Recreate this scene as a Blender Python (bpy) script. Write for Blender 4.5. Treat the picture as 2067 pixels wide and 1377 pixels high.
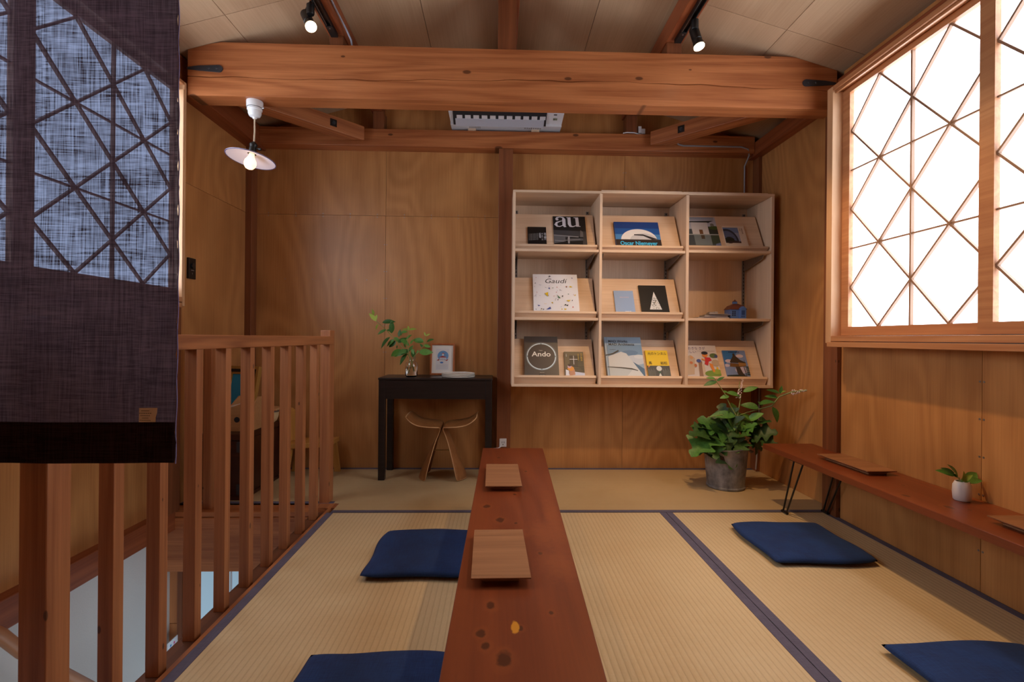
import bpy, bmesh, math, random
from mathutils import Vector, Matrix, Euler
random.seed(7)
scene = bpy.context.scene
COL = scene.collection
for o in list(bpy.data.objects):
    bpy.data.objects.remove(o)

# ------------------------------------------------------------------ camera, world, exposure
cam_data = bpy.data.cameras.new('camera')
cam = bpy.data.objects.new('camera', cam_data)
COL.objects.link(cam)
scene.camera = cam
cam_data.sensor_width = 36.0
cam_data.lens = 36.0 * 1000.0 / 2067.0
cam_data.shift_y = -5.5 / 2067.0
cam_data.clip_start = 0.02
EYE = 0.926
cam.matrix_world = (Matrix.Translation((0, 0, EYE)) @ Matrix.Rotation(-math.atan(0.0285), 4, 'Z')
                    @ Matrix.Rotation(math.pi / 2, 4, 'X') @ Matrix.Rotation(0.009, 4, 'Z'))

world = bpy.data.worlds.new('world')
scene.world = world
world.use_nodes = True
bg = world.node_tree.nodes['Background']
bg.inputs[0].default_value = (0.92, 0.96, 1.0, 1)
bg.inputs[1].default_value = 0.05
vs = scene.view_settings
vs.view_transform = 'Standard'
vs.look = 'None'
vs.gamma = 1.0
vs.use_curve_mapping = False
vs.exposure = 0.0
PANE_LIGHT = 6.0          # radiance of the daylit frosted panes
LAMP_WARM = (1.0, 0.62, 0.30)

# ------------------------------------------------------------------ helpers
def lin(c):
    c = c / 255.0
    return c / 12.92 if c <= 0.04045 else ((c + 0.055) / 1.055) ** 2.4
def rgb(r, g, b): return (lin(r), lin(g), lin(b), 1.0)

def tag(o, label=None, cat=None, group=None, kind=None):
    if label: o['label'] = label
    if cat: o['category'] = cat
    if group: o['group'] = group
    if kind: o['kind'] = kind
    return o

def empty(name, loc=(0, 0, 0), rot=(0, 0, 0), label=None, cat=None, group=None, kind=None, parent=None):
    o = bpy.data.objects.new(name, None)
    COL.objects.link(o)
    o.empty_display_size = 0.05
    o.location = loc
    o.rotation_euler = rot
    if parent: o.parent = parent
    return tag(o, label, cat, group, kind)

def origin(o):
    v = Vector((0, 0, 0))
    while o is not None:
        v += Vector(o.location); o = o.parent
    return v

class MB:
    """collects shapes; build() links them as one mesh object"""
    def __init__(self):
        self.v = []; self.f = []; self.m = []
    def add(self, vs, fs, mi=0):
        b = len(self.v)
        self.v += [tuple(p) for p in vs]
        self.f += [tuple(i + b for i in f) for f in fs]
        self.m += [mi] * len(fs)
        return self
    def box(self, x0, x1, y0, y1, z0, z1, mi=0):
        x0, x1 = min(x0, x1), max(x0, x1); y0, y1 = min(y0, y1), max(y0, y1); z0, z1 = min(z0, z1), max(z0, z1)
        vs = [(x, y, z) for z in (z0, z1) for y in (y0, y1) for x in (x0, x1)]
        return self.add(vs, [(0, 2, 3, 1), (4, 5, 7, 6), (0, 1, 5, 4), (2, 6, 7, 3), (0, 4, 6, 2), (1, 3, 7, 5)], mi)
    def hexa(self, a, b, mi=0):
        """a, b: bottom and top quads, counter-clockwise seen from above"""
        return self.add(list(a) + list(b), [(3, 2, 1, 0), (4, 5, 6, 7), (0, 1, 5, 4), (1, 2, 6, 5), (2, 3, 7, 6), (3, 0, 4, 7)], mi)
    def prism(self, poly, d, mi=0):
        """extrude a planar polygon by vector d"""
        n = len(poly); d = Vector(d)
        vs = [Vector(p) for p in poly]
        vs += [p + d for p in vs]
        fs = [tuple(range(n - 1, -1, -1)), tuple(range(n, 2 * n))]
        fs += [(i, (i + 1) % n, n + (i + 1) % n, n + i) for i in range(n)]
        return self.add(vs, fs, mi)
    def poly(self, pts, mi=0):
        return self.add(pts, [tuple(range(len(pts)))], mi)
    def tube(self, pts, r, n=8, mi=0, caps=True):
        pts = [Vector(p) for p in pts]
        rs = r if isinstance(r, (list, tuple)) else [r] * len(pts)
        rings = []; up = None
        for i, p in enumerate(pts):
            t = (pts[min(i + 1, len(pts) - 1)] - pts[max(i - 1, 0)]).normalized()
            if up is None:
                up = Vector((0, 0, 1)) if abs(t.z) < 0.9 else Vector((1, 0, 0))
            a = t.cross(up).normalized(); up = a.cross(t).normalized()
            rings.append([p + (a * math.cos(2 * math.pi * k / n) + up * math.sin(2 * math.pi * k / n)) * rs[i] for k in range(n)])
        vs = [q for ring in rings for q in ring]
        fs = []
        for i in range(len(pts) - 1):
            for k in range(n):
                fs.append((i * n + k, i * n + (k + 1) % n, (i + 1) * n + (k + 1) % n, (i + 1) * n + k))
        if caps:
            fs.append(tuple(range(n - 1, -1, -1))); fs.append(tuple((len(pts) - 1) * n + k for k in range(n)))
        return self.add(vs, fs, mi)
    def lathe(self, prof, c=(0, 0, 0), n=32, mi=0, close=False):
        vs = []; fs = []
        for r, z in prof:
            for k in range(n):
                a = 2 * math.pi * k / n
                vs.append((c[0] + r * math.cos(a), c[1] + r * math.sin(a), c[2] + z))
        m = len(prof)
        for i in range(m - 1 if not close else m):
            j = (i + 1) % m
            for k in range(n):
                fs.append((i * n + k, i * n + (k + 1) % n, j * n + (k + 1) % n, j * n + k))
        if not close:
            if prof[0][0] > 1e-6: fs.append(tuple(range(n - 1, -1, -1)))
            if prof[-1][0] > 1e-6: fs.append(tuple((m - 1) * n + k for k in range(n)))
        return self.add(vs, fs, mi)
    def build(self, name, mat, parent=None, local=False, loc=(0, 0, 0), rot=(0, 0, 0), bevel=0.0, smooth=None,
              label=None, cat=None, group=None, kind=None, solid=0.0):
        """world coordinates unless local; loc = origin of a top-level mesh"""
        me = bpy.data.meshes.new(name)
        off = Vector((0, 0, 0))
        if not local:
            off = origin(parent) if parent else Vector(loc)
            if parent and any(abs(c) > 0 for c in loc): off = off + Vector(loc)
        me.from_pydata([tuple(Vector(p) - off) for p in self.v], [], self.f)
        for mm in (mat if isinstance(mat, (list, tuple)) else [mat]):
            me.materials.append(mm)
        me.polygons.foreach_set('material_index', self.m)
        bm = bmesh.new(); bm.from_mesh(me)
        bmesh.ops.remove_doubles(bm, verts=bm.verts, dist=1e-6)
        bmesh.ops.recalc_face_normals(bm, faces=bm.faces)
        bm.to_mesh(me); bm.free()
        if smooth is not None:
            me.polygons.foreach_set('use_smooth', [True] * len(me.polygons))
            if smooth < 180: me.set_sharp_from_angle(angle=math.radians(smooth))
        me.update()
        o = bpy.data.objects.new(name, me)
        COL.objects.link(o)
        o.location = loc; o.rotation_euler = rot
        if parent: o.parent = parent
        if solid:
            s = o.modifiers.new('solid', 'SOLIDIFY'); s.thickness = solid; s.offset = 0
        if bevel:
            b = o.modifiers.new('bevel', 'BEVEL'); b.width = bevel; b.segments = 2; b.limit_method = 'ANGLE'; b.angle_limit = math.radians(35)
        return tag(o, label, cat, group, kind)

def box(name, x0, x1, y0, y1, z0, z1, mat, parent=None, bevel=0.0, **k):
    return MB().box(x0, x1, y0, y1, z0, z1).build(name, mat, parent, bevel=bevel, **k)

def copy_tree(o, parent=None):
    c = o.copy(); COL.objects.link(c); c.parent = parent
    for ch in list(o.children): copy_tree(ch, c)
    return c

# ------------------------------------------------------------------ materials
class NT:
    def __init__(self, name):
        self.mat = bpy.data.materials.new(name); self.mat.use_nodes = True
        self.t = self.mat.node_tree; self.b = self.t.nodes['Principled BSDF']; self.out = self.t.nodes['Material Output']
    def n(self, typ, **k):
        nd = self.t.nodes.new(typ)
        for a, b in k.items(): setattr(nd, a, b)
        return nd
    def l(self, a, b): self.t.links.new(a, b)
    def math(self, op, a, b=None, c=None, clamp=False):
        m = self.n('ShaderNodeMath', operation=op, use_clamp=clamp)
        for i, x in enumerate((a, b, c)):
            if x is None: continue
            if isinstance(x, (int, float)): m.inputs[i].default_value = x
            else: self.l(x, m.inputs[i])
        return m.outputs[0]
    def coords(self, scale=(1, 1, 1), rnd=0.0):
        tc = self.n('ShaderNodeTexCoord'); mp = self.n('ShaderNodeMapping')
        mp.inputs['Scale'].default_value = scale
        src = tc.outputs['Object']
        if rnd:
            oi = self.n('ShaderNodeObjectInfo'); va = self.n('ShaderNodeVectorMath', operation='MULTIPLY_ADD')
            va.inputs[1].default_value = (rnd, rnd * 0.7, rnd * 1.3)
            self.l(oi.outputs['Random'], va.inputs[0]); self.l(src, va.inputs[2]); src = va.outputs[0]
        self.l(src, mp.inputs['Vector'])
        return mp.outputs[0]
    def noise(self, vec, scale, detail=3, rough=0.5, dist=0.0):
        n = self.n('ShaderNodeTexNoise'); n.inputs['Scale'].default_value = scale; n.inputs['Detail'].default_value = detail
        n.inputs['Roughness'].default_value = rough; n.inputs['Distortion'].default_value = dist
        if vec is not None: self.l(vec, n.inputs['Vector'])
        return n.outputs['Fac']
    def ramp(self, fac, stops):
        r = self.n('ShaderNodeValToRGB'); e = r.color_ramp.elements
        while len(e) < len(stops): e.new(0.5)
        for i, (p, c) in enumerate(stops): e[i].position = p; e[i].color = c
        self.l(fac, r.inputs[0]); return r.outputs[0]
    def mix(self, fac, a, b, mode='MIX'):
        m = self.n('ShaderNodeMix', data_type='RGBA', blend_type=mode)
        for sock, x in ((m.inputs[0], fac), (m.inputs[6], a), (m.inputs[7], b)):
            if isinstance(x, (int, float)): sock.default_value = x
            elif isinstance(x, tuple): sock.default_value = x
            else: self.l(x, sock)
        return m.outputs[2]
    def bump(self, h, strength=0.2, dist=0.002):
        b = self.n('ShaderNodeBump'); b.inputs['Strength'].default_value = strength; b.inputs['Distance'].default_value = dist
        self.l(h, b.inputs['Height']); self.l(b.outputs[0], self.b.inputs['Normal'])
    def set(self, col=None, rough=None, metal=None, **k):
        if col is not None:
            if isinstance(col, tuple): self.b.inputs['Base Color'].default_value = col
            else: self.l(col, self.b.inputs['Base Color'])
        if rough is not None: self.b.inputs['Roughness'].default_value = rough
        if metal is not None: self.b.inputs['Metallic'].default_value = metal
        for a, b in k.items(): self.b.inputs[a.replace('_', ' ')].default_value = b
        return self.mat

_plain = {}
def plain(r, g, b, rough=0.6, metal=0.0, name=None, **k):
    key = (r, g, b, rough, metal, name)
    if key not in _plain:
        _plain[key] = NT(name or 'paint').set(rgb(r, g, b), rough, metal, **k)
    return _plain[key]

def wood(name, light, dark, axis='X', rough=0.5, rings=10.0, scale=3.0, stretch=0.1, fig=0.55, fibre=0.45, knots=0.0, bump=0.12,
         blotch=0.0, knot_scale=4.0, plane=None):
    t = NT(name)
    def sc(al, ac=1.0):
        return tuple(al if a == axis else ac for a in 'XYZ')
    v = t.coords(sc(stretch), 31.0)
    n1 = t.noise(v, scale, 2.0, 0.45, 0.4)
    ring = t.math('MULTIPLY_ADD', t.math('SINE', t.math('MULTIPLY', n1, rings * 6.283)), 0.5, 0.5)
    v2 = t.coords(sc(0.025), 17.0)
    n2 = t.noise(v2, 130.0, 3.0, 0.6)
    f = t.math('ADD', t.math('MULTIPLY', ring, fig), t.math('MULTIPLY', t.math('SUBTRACT', n2, 0.5), fibre * 2.2))
    f = t.math('ADD', f, (1 - fig) * 0.5, clamp=True)
    c = t.ramp(f, [(0.0, dark), (1.0, light)])
    if blotch:
        n3 = t.noise(t.coords((1, 1, 1), 13.0), 1.7, 3.0, 0.55)
        c = t.mix(t.math('MULTIPLY', t.math('SUBTRACT', n3, 0.47, clamp=True), blotch * 5, clamp=True), c, tuple(x * 0.55 for x in dark[:3]) + (1,))
    h = f
    if knots:
        vk = t.coords(sc(0.45), 9.0)
        vo = t.n('ShaderNodeTexVoronoi'); vo.inputs['Scale'].default_value = knot_scale
        if plane:
            vo.voronoi_dimensions = '2D'
            se = t.n('ShaderNodeSeparateXYZ'); co = t.n('ShaderNodeCombineXYZ'); t.l(vk, se.inputs[0])
            if plane == 'SZ': t.l(t.math('ADD', se.outputs[0], se.outputs[1]), co.inputs[0]); t.l(se.outputs[2], co.inputs[1])
            else:
                for i, a in enumerate(plane): t.l(se.outputs['XYZ'.index(a)], co.inputs[i])
            vk = co.outputs[0]
        t.l(vk, vo.inputs['Vector'])
        sepr = t.n('ShaderNodeSeparateColor'); t.l(vo.outputs['Color'], sepr.inputs[0])
        size = t.math('MULTIPLY', t.math('GREATER_THAN', sepr.outputs[0], 1 - knots), t.math('MULTIPLY_ADD', sepr.outputs[1], 0.07, 0.03))
        k1 = t.math('SUBTRACT', 1.0, t.math('DIVIDE', vo.outputs['Distance'], t.math('ADD', size, 0.0005)), clamp=True)
        k2 = t.math('MULTIPLY', k1, 3.0, clamp=True)
        c = t.mix(t.math('MULTIPLY', k2, 0.8), c, tuple(x * 0.22 for x in dark[:3]) + (1,))
    t.bump(h, bump, 0.001)
    return t.set(c, rough)

M = {}
M['ply'] = wood('aged_lauan_plywood', rgb(208, 150, 92), rgb(160, 104, 56), 'Z', 0.38, rings=20, scale=1.25, stretch=0.36, fig=0.30, fibre=0.36, bump=0.05, blotch=0.3)
M['ply_ceiling'] = wood('pale_ceiling_plywood', rgb(206, 176, 144), rgb(174, 143, 112), 'Y', 0.5, rings=4, scale=2.0, stretch=0.2, fig=0.35, fibre=0.35, bump=0.04, blotch=0.1)
M['beam'] = wood('red_brown_pine_beam', rgb(200, 128, 78), rgb(140, 74, 38), 'X', 0.4, rings=12, scale=4, stretch=0.06, fig=0.4, fibre=0.5, knots=0.45, bump=0.1, knot_scale=7, plane='XZ')
M['beam_y'] = wood('red_brown_pine_purlin', rgb(160, 88, 50), rgb(116, 56, 28), 'Y', 0.45, rings=7, scale=6, stretch=0.05, fig=0.4, fibre=0.4, knots=0.2, bump=0.1, knot_scale=5)
M['post'] = wood('red_brown_pine_post', rgb(142, 84, 50), rgb(100, 54, 29), 'Z', 0.45, rings=6, scale=6, stretch=0.05, fig=0.4, fibre=0.4, knots=0.12, bump=0.1, knot_scale=8, plane='SZ')
M['rail'] = wood('cedar_baluster', rgb(190, 124, 78), rgb(134, 76, 42), 'Z', 0.45, rings=5, scale=8, stretch=0.04, fig=0.35, fibre=0.5, knots=0.3, bump=0.08, knot_scale=14, plane='SZ')
M['rail_y'] = wood('cedar_rail', rgb(182, 116, 70), rgb(126, 70, 38), 'Y', 0.45, rings=9, scale=8, stretch=0.06, fig=0.55, fibre=0.4, knots=0.2, bump=0.08, knot_scale=6)
M['base_dark'] = wood('dark_base_rail', rgb(118, 70, 44), rgb(84, 46, 27), 'Y', 0.5, rings=6, scale=8, stretch=0.05, fig=0.4, fibre=0.4, bump=0.08)
M['case'] = wood('cypress_casing', rgb(214, 172, 132), rgb(190, 144, 104), 'Z', 0.45, rings=4, scale=10, stretch=0.03, fig=0.35, fibre=0.4, bump=0.05)
M['case_y'] = wood('cypress_sill', rgb(198, 144, 100), rgb(164, 106, 68), 'Y', 0.45, rings=6, scale=10, stretch=0.04, fig=0.4, fibre=0.4, bump=0.05)
M['shelf'] = wood('pale_shelf_plywood', rgb(230, 202, 174), rgb(202, 170, 140), 'X', 0.5, rings=4, scale=5, stretch=0.06, fig=0.35, fibre=0.5, bump=0.05)
M['shelf_z'] = wood('pale_shelf_plywood_upright', rgb(230, 202, 174), rgb(202, 170, 140), 'Z', 0.5, rings=4, scale=5, stretch=0.06, fig=0.35, fibre=0.5, bump=0.05)
M['table'] = wood('red_lacquered_pine', rgb(134, 66, 34), rgb(98, 43, 23), 'Y', 0.34, rings=5, scale=5, stretch=0.08, fig=0.3, fibre=0.25, bump=0.03)
def add_knots(mat, knots, patches, dark, glow):
    nt = mat.node_tree; t = NT.__new__(NT); t.mat = mat; t.t = nt; t.b = nt.nodes['Principled BSDF']
    src = t.b.inputs['Base Color'].links[0].from_socket
    tc = t.n('ShaderNodeTexCoord'); wob = t.noise(tc.outputs['Object'], 55, 2)
    se = t.n('ShaderNodeSeparateXYZ'); t.l(tc.outputs['Object'], se.inputs[0])
    def dist(x, y, rx, ry):
        a = t.math('POWER', t.math('DIVIDE', t.math('SUBTRACT', se.outputs[0], x), rx), 2.0); b = t.math('POWER', t.math('DIVIDE', t.math('SUBTRACT', se.outputs[1], y), ry), 2.0)
        return t.math('ADD', t.math('SQRT', t.math('ADD', a, b)), t.math('MULTIPLY', t.math('SUBTRACT', wob, 0.5), 1.2))
    def fall(ds, lo, hi):
        m = None
        for d in ds:
            k = t.math('DIVIDE', t.math('SUBTRACT', hi, d), hi - lo, clamp=True); m = k if m is None else t.math('MAXIMUM', m, k)
        return m
    ds = [dist(x, y, r, r * 1.5) for x, y, r in knots]
    c = t.mix(t.math('MULTIPLY', fall(ds, 0.9, 2.0), 0.35), src, glow)
    c = t.mix(t.math('MULTIPLY', fall(ds, 0.7, 1.1), 0.8), c, dark)
    if patches:
        c = t.mix(t.math('MULTIPLY', fall([dist(*p) for p in patches[:1]], 0.7, 1.0), 0.9), c, rgb(206, 140, 40))
        c = t.mix(t.math('MULTIPLY', fall([dist(*p) for p in patches[1:]], 0.3, 1.2), 0.5), c, glow)
    t.l(c, t.b.inputs['Base Color'])
add_knots(M['table'], [(-0.080, -0.606, .011), (-0.099, -0.706, .010), (-0.088, -0.750, .009), (-0.053, -0.788, .015), (-0.019, -0.692, .006), (0.050, -0.634, .006), (0.052, -0.341, .007), (-0.057, -0.090, .014),
                      (-0.008, -0.116, .006), (-0.106, 0.040, .014), (-0.001, 0.175, .007), (0.06, 0.5, .008), (-0.06, 0.75, .010), (0.03, -0.95, .012)],
          [(-0.030, -0.688, .009, .024), (0.09, -0.40, .05, .10), (0.075, -0.2, .05, .12), (0.12, -0.1, .03, .3)], rgb(54, 22, 12), rgb(150, 80, 40))
M['tray'] = wood('chestnut_tray', rgb(164, 116, 80), rgb(122, 80, 52), 'X', 0.5, rings=6, scale=9, stretch=0.08, fig=0.3, fibre=0.5, bump=0.1)
M['stool'] = wood('teak_plywood', rgb(172, 118, 70), rgb(132, 82, 44), 'Z', 0.4, rings=5, scale=9, stretch=0.05, fig=0.3, fibre=0.5, bump=0.04)
M['frame'] = wood('frame_wood', rgb(190, 112, 58), rgb(160, 86, 42), 'Z', 0.4, scale=12, stretch=0.05, fig=0.3)
M['yellow_wood'] = wood('beech_chair', rgb(206, 152, 78), rgb(182, 126, 58), 'Z', 0.45, scale=10, stretch=0.05, fig=0.3)
M['desk'] = wood('black_stained_desk', rgb(38, 28, 26), rgb(20, 14, 14), 'X', 0.35, scale=9, stretch=0.05, fig=0.4, bump=0.06)
M['trunk'] = wood('dark_trunk', rgb(70, 30, 16), rgb(40, 16, 8), 'X', 0.4, scale=6, stretch=0.1, fig=0.4, bump=0.1)
M['box_ply'] = wood('file_box_ply', rgb(204, 158, 108), rgb(184, 136, 88), 'X', 0.5, scale=9, stretch=0.05, fig=0.3)
M['lower_wood'] = wood('lower_orange_plywood', rgb(214, 146, 92), rgb(190, 118, 68), 'Z', 0.45, scale=4, stretch=0.1, fig=0.3)
M['black'] = plain(14, 14, 15, 0.4, name='black_metal')
M['black_iron'] = NT('dark_iron').set(rgb(56, 57, 62), 0.45, 0.2)
M['steel'] = NT('zinc_steel').set(rgb(150, 150, 152), 0.35, 0.9)
M['white'] = plain(226, 230, 238, 0.35, name='white_plastic')
M['porcelain'] = plain(232, 234, 238, 0.18, name='white_porcelain')
M['grey_dark'] = plain(40, 44, 50, 0.5, name='dark_slot')
M['dark_gap'] = plain(30, 16, 8, 0.8, name='dark_joint')
M['paper'] = plain(238, 234, 226, 0.7, name='paper')

def tatami_mat(axis, lo, hi):
    t = NT('tatami_weave_' + axis)
    tc = t.n('ShaderNodeTexCoord'); sep = t.n('ShaderNodeSeparateXYZ'); t.l(tc.outputs['Object'], sep.inputs[0])
    a = sep.outputs[0 if axis == 'Y' else 1]; b = sep.outputs[1 if axis == 'Y' else 0]
    rib = t.math('ABSOLUTE', t.math('SINE', t.math('MULTIPLY', a, math.pi / 0.0195)))
    groove = t.math('POWER', t.math('SUBTRACT', 1.0, rib), 3.0)
    weave = t.math('MULTIPLY_ADD', t.math('SINE', t.math('MULTIPLY', b, 2 * math.pi / 0.006)), 0.5, 0.5)
    n = t.noise(t.coords((1, 1, 1)), 2.2, 4, 0.6)
    n2 = t.noise(t.coords((40, 400, 1) if axis == 'X' else (400, 40, 1)), 1.0, 2, 0.6)
    f = t.math('ADD', t.math('MULTIPLY', n, 0.6), t.math('MULTIPLY', n2, 0.4), clamp=True)
    c = t.ramp(f, [(0.3, lo), (0.7, hi)])
    c = t.mix(t.math('MULTIPLY', groove, 0.34), c, rgb(140, 104, 62))
    t.bump(t.math('ADD', rib, t.math('MULTIPLY', weave, 0.3)), 0.35, 0.002)
    return t.set(c, 0.55)
M['tatami_y'] = tatami_mat('Y', rgb(198, 172, 130), rgb(216, 194, 155)); M['tatami_x'] = tatami_mat('X', rgb(182, 154, 112), rgb(200, 174, 132))  # X mats toned darker: shading of the crosswise weave put into the colour

def cloth(name, a, b, scale=500.0, rough=0.9, bump=0.3):
    t = NT(name)
    n1 = t.noise(t.coords((0.05, 1, 0.3)), scale, 2); n2 = t.noise(t.coords((1, 0.05, 0.3)), scale, 2); n3 = t.noise(t.coords(), 9.0, 3)
    f = t.math('ADD', t.math('MULTIPLY', t.math('ADD', n1, n2), 0.35), t.math('MULTIPLY', n3, 0.3), clamp=True)
    t.bump(t.math('ADD', n1, n2), bump, 0.001)
    return t.set(t.ramp(f, [(0.35, a), (0.65, b)]), rough)
M['heri'] = cloth('grey_purple_mat_border', rgb(78, 74, 92), rgb(102, 96, 116))
M['indigo'] = cloth('indigo_linen', rgb(8, 34, 80), rgb(20, 58, 116))

def plaster():
    t = NT('white_plaster'); n = t.noise(t.coords(), 160, 4, 0.6); t.bump(n, 0.25, 0.004)
    return t.set(rgb(206, 206, 204), 0.9)
M['plaster'] = plaster()

def pane_mat():
    t = NT('daylit_frosted_pane')
    return t.set(rgb(240, 244, 250), 0.5, Emission_Color=(0.82, 0.90, 1.0, 1), Emission_Strength=PANE_LIGHT)
M['pane'] = pane_mat()

def noren_mat(name, open_lo, open_hi, colour):
    t = NT(name)
    h = t.noise(t.coords((0.03, 1, 1)), 420, 2, 0.6); v = t.noise(t.coords((1, 1, 0.03)), 420, 2, 0.6)
    big = t.noise(t.coords((0.15, 1, 1)), 30, 2)
    f = t.math('ADD', t.math('MULTIPLY', t.math('ADD', h, v), 0.5), t.math('MULTIPLY', t.math('SUBTRACT', big, 0.5), 0.25))
    op = t.n('ShaderNodeMapRange'); t.l(f, op.inputs[0])
    for i, x in zip((1, 2, 3, 4), (0.36, 0.62, open_lo, open_hi)): op.inputs[i].default_value = x
    tr = t.n('ShaderNodeBsdfTransparent'); tr.inputs[0].default_value = (0.56, 0.70, 1.0, 1)
    df = t.n('ShaderNodeBsdfDiffuse'); tl = t.n('ShaderNodeBsdfTranslucent')
    cm = t.mix(t.math('MULTIPLY', t.math('SUBTRACT', f, 0.36, clamp=True), 3.4, clamp=True), tuple(c * 0.55 for c in colour[:3]) + (1,), tuple(min(1, c * 1.5) for c in colour[:3]) + (1,))
    for s in (df, tl): t.l(cm, s.inputs[0])
    m1 = t.n('ShaderNodeMixShader'); m1.inputs[0].default_value = 0.4; t.l(df.outputs[0], m1.inputs[1]); t.l(tl.outputs[0], m1.inputs[2])
    m2 = t.n('ShaderNodeMixShader'); t.l(op.outputs[0], m2.inputs[0]); t.l(m1.outputs[0], m2.inputs[1]); t.l(tr.outputs[0], m2.inputs[2])
    t.l(m2.outputs[0], t.out.inputs['Surface'])
    return t.mat
M['noren'] = noren_mat('sheer_hemp_cloth', 0.0, 0.07, rgb(84, 72, 84))
M['noren_hem'] = noren_mat('doubled_hemp_hem', 0.0, 0.004, rgb(58, 42, 44))

def glass():
    t = NT('clear_glass'); return t.set((1, 1, 1, 1), 0.02, Transmission_Weight=1.0, IOR=1.45)
M['glass'] = glass()
def water():
    t = NT('water'); return t.set((1, 1, 1, 1), 0.0, Transmission_Weight=1.0, IOR=1.33)
M['water'] = water()

def leaf_mat(name, a, b):
    t = NT(name); n = t.noise(t.coords(rnd=5.0), 14, 3)
    oi = t.n('ShaderNodeObjectInfo')
    f = t.math('ADD', t.math('MULTIPLY', n, 0.5), t.math('MULTIPLY', oi.outputs['Random'], 0.5), clamp=True)
    return t.set(t.ramp(f, [(0.25, a), (0.75, b)]), 0.5, Subsurface_Weight=0.0)
M['leaf'] = leaf_mat('green_leaf', rgb(38, 84, 30), rgb(98, 150, 62))
M['leaf_dark'] = leaf_mat('deep_green_leaf', rgb(26, 56, 18), rgb(70, 106, 42))
M['leaf_young'] = leaf_mat('young_leaf', rgb(130, 160, 60), rgb(170, 190, 80))
M['stem'] = plain(140, 150, 84, 0.5, name='stem')
M['flower'] = plain(232, 214, 214, 0.7, name='small_white_flower')

def galvanised():
    t = NT('weathered_galvanised_steel'); n = t.noise(t.coords(), 9, 5, 0.65); n2 = t.noise(t.coords((1, 1, 0.3)), 40, 3)
    f = t.math('ADD', t.math('MULTIPLY', n, 0.7), t.math('MULTIPLY', n2, 0.3), clamp=True)
    t.bump(n, 0.1, 0.003)
    return t.set(t.ramp(f, [(0.35, rgb(84, 84, 88)), (0.65, rgb(160, 160, 164))]), 0.5, 0.3)
M['zinc'] = galvanised()

# ------------------------------------------------------------------ the setting
XC = 0.05
def zc(x): return 2.86 - 0.285 * abs(x - XC)
YW = 3.53
floor = empty('floor', kind='structure', label='tatami floor of straw mats with grey purple cloth borders', cat='floor')
def mat_piece(poly, axis, borders):
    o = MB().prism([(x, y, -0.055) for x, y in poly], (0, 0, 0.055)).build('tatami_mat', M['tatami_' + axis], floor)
    for x0, x1, y0, y1 in borders:
        box('mat_border', x0, x1, y0, y1, -0.05, 0.0016, M['heri'], o)
HB = 0.033
for y0, y1 in ((0.84, 2.628), (-0.95, 0.836)):
    for x0, x1 in ((-0.89, 0.005), (0.008, 0.906), (0.909, 1.795)):
        mat_piece([(x0, y0), (x1, y0), (x1, y1), (x0, y1)], 'y', [(x0, x0 + HB, y0, y1), (x1 - HB, x1, y0, y1)])
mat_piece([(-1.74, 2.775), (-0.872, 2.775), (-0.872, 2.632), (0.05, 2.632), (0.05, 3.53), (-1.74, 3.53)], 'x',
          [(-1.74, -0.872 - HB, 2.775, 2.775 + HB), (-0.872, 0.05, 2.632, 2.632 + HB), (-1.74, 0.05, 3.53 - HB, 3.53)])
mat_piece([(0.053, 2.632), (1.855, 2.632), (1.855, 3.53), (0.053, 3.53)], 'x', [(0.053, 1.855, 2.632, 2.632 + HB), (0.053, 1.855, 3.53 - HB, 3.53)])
MB().box(-0.89, 1.9, -0.95, 2.63, -0.1, -0.056).box(-0.872, 1.9, 2.632, 3.6, -0.1, -0.056).box(-1.74, -0.872, 2.78, 3.6, -0.1, -0.056).build('subfloor', M['dark_gap'], floor)

# ceiling
ceiling = empty('ceiling', kind='structure', label='sloping gable ceiling of pale plywood sheets', cat='ceiling')
def ceil_panel(x0, x1, y0, y1, g=0.0015):
    x0 += g; x1 -= g; y0 += g; y1 -= g
    MB().prism([(x0, y0, zc(x0)), (x1, y0, zc(x1)), (x1, y1, zc(x1)), (x0, y1, zc(x0))], (0, 0, 0.012)).build('ceiling_panel', M['ply_ceiling'], ceiling)
for xs in ((-1.86, -1.326, -0.43, XC), (XC, 0.525, 1.42, 1.95)):
    for a, b in zip(xs, xs[1:]):
        for y0, y1 in ((-0.6, 0.6), (0.6, 2.42), (2.42, 3.56)):
            ceil_panel(a, b, y0, y1)
for s in (-1, 1):
    e = XC + s * 2.0
    MB().prism([(XC, -0.6, zc(XC) + 0.013), (e, -0.6, zc(e) + 0.013), (e, 3.6, zc(e) + 0.013), (XC, 3.6, zc(XC) + 0.013)], (0, 0, 0.05)).build('roof_board', M['dark_gap'], ceiling)

# back wall
wall_back = empty('wall_back', kind='structure', label='back wall of aged orange brown plywood sheets', cat='wall')
MB().prism([(-1.9, 3.545, -0.1), (2.0, 3.545, -0.1), (2.0, 3.545, zc(2.0)), (XC, 3.545, zc(XC)), (-1.9, 3.545, zc(-1.9))], (0, 0.06, 0)).build('backing', M['dark_gap'], wall_back)
def back_panel(x0, x1, z0, z1):
    MB().prism([(x0, YW, z0), (x1, YW, z0), (x1, YW, z1), (x0, YW, z1)], (0, 0.014, 0)).build('plywood_panel', M['ply'], wall_back)
for x0, x1 in ((-1.74, -0.801), (-0.799, 0.04), (0.042, 0.897), (0.899, 1.856)):
    back_panel(x0, x1, 0.0, 1.783); back_panel(x0, x1, 1.785, 2.30)
    MB().prism([(x0, YW, 2.302), (x1, YW, 2.302), (x1, YW, zc(x1) - 0.001)] + ([(XC, YW, zc(XC) - 0.001)] if x0 < XC < x1 else []) + [(x0, YW, zc(x0) - 0.001)],
               (0, 0.014, 0)).build('plywood_panel', M['ply'], wall_back)
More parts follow.
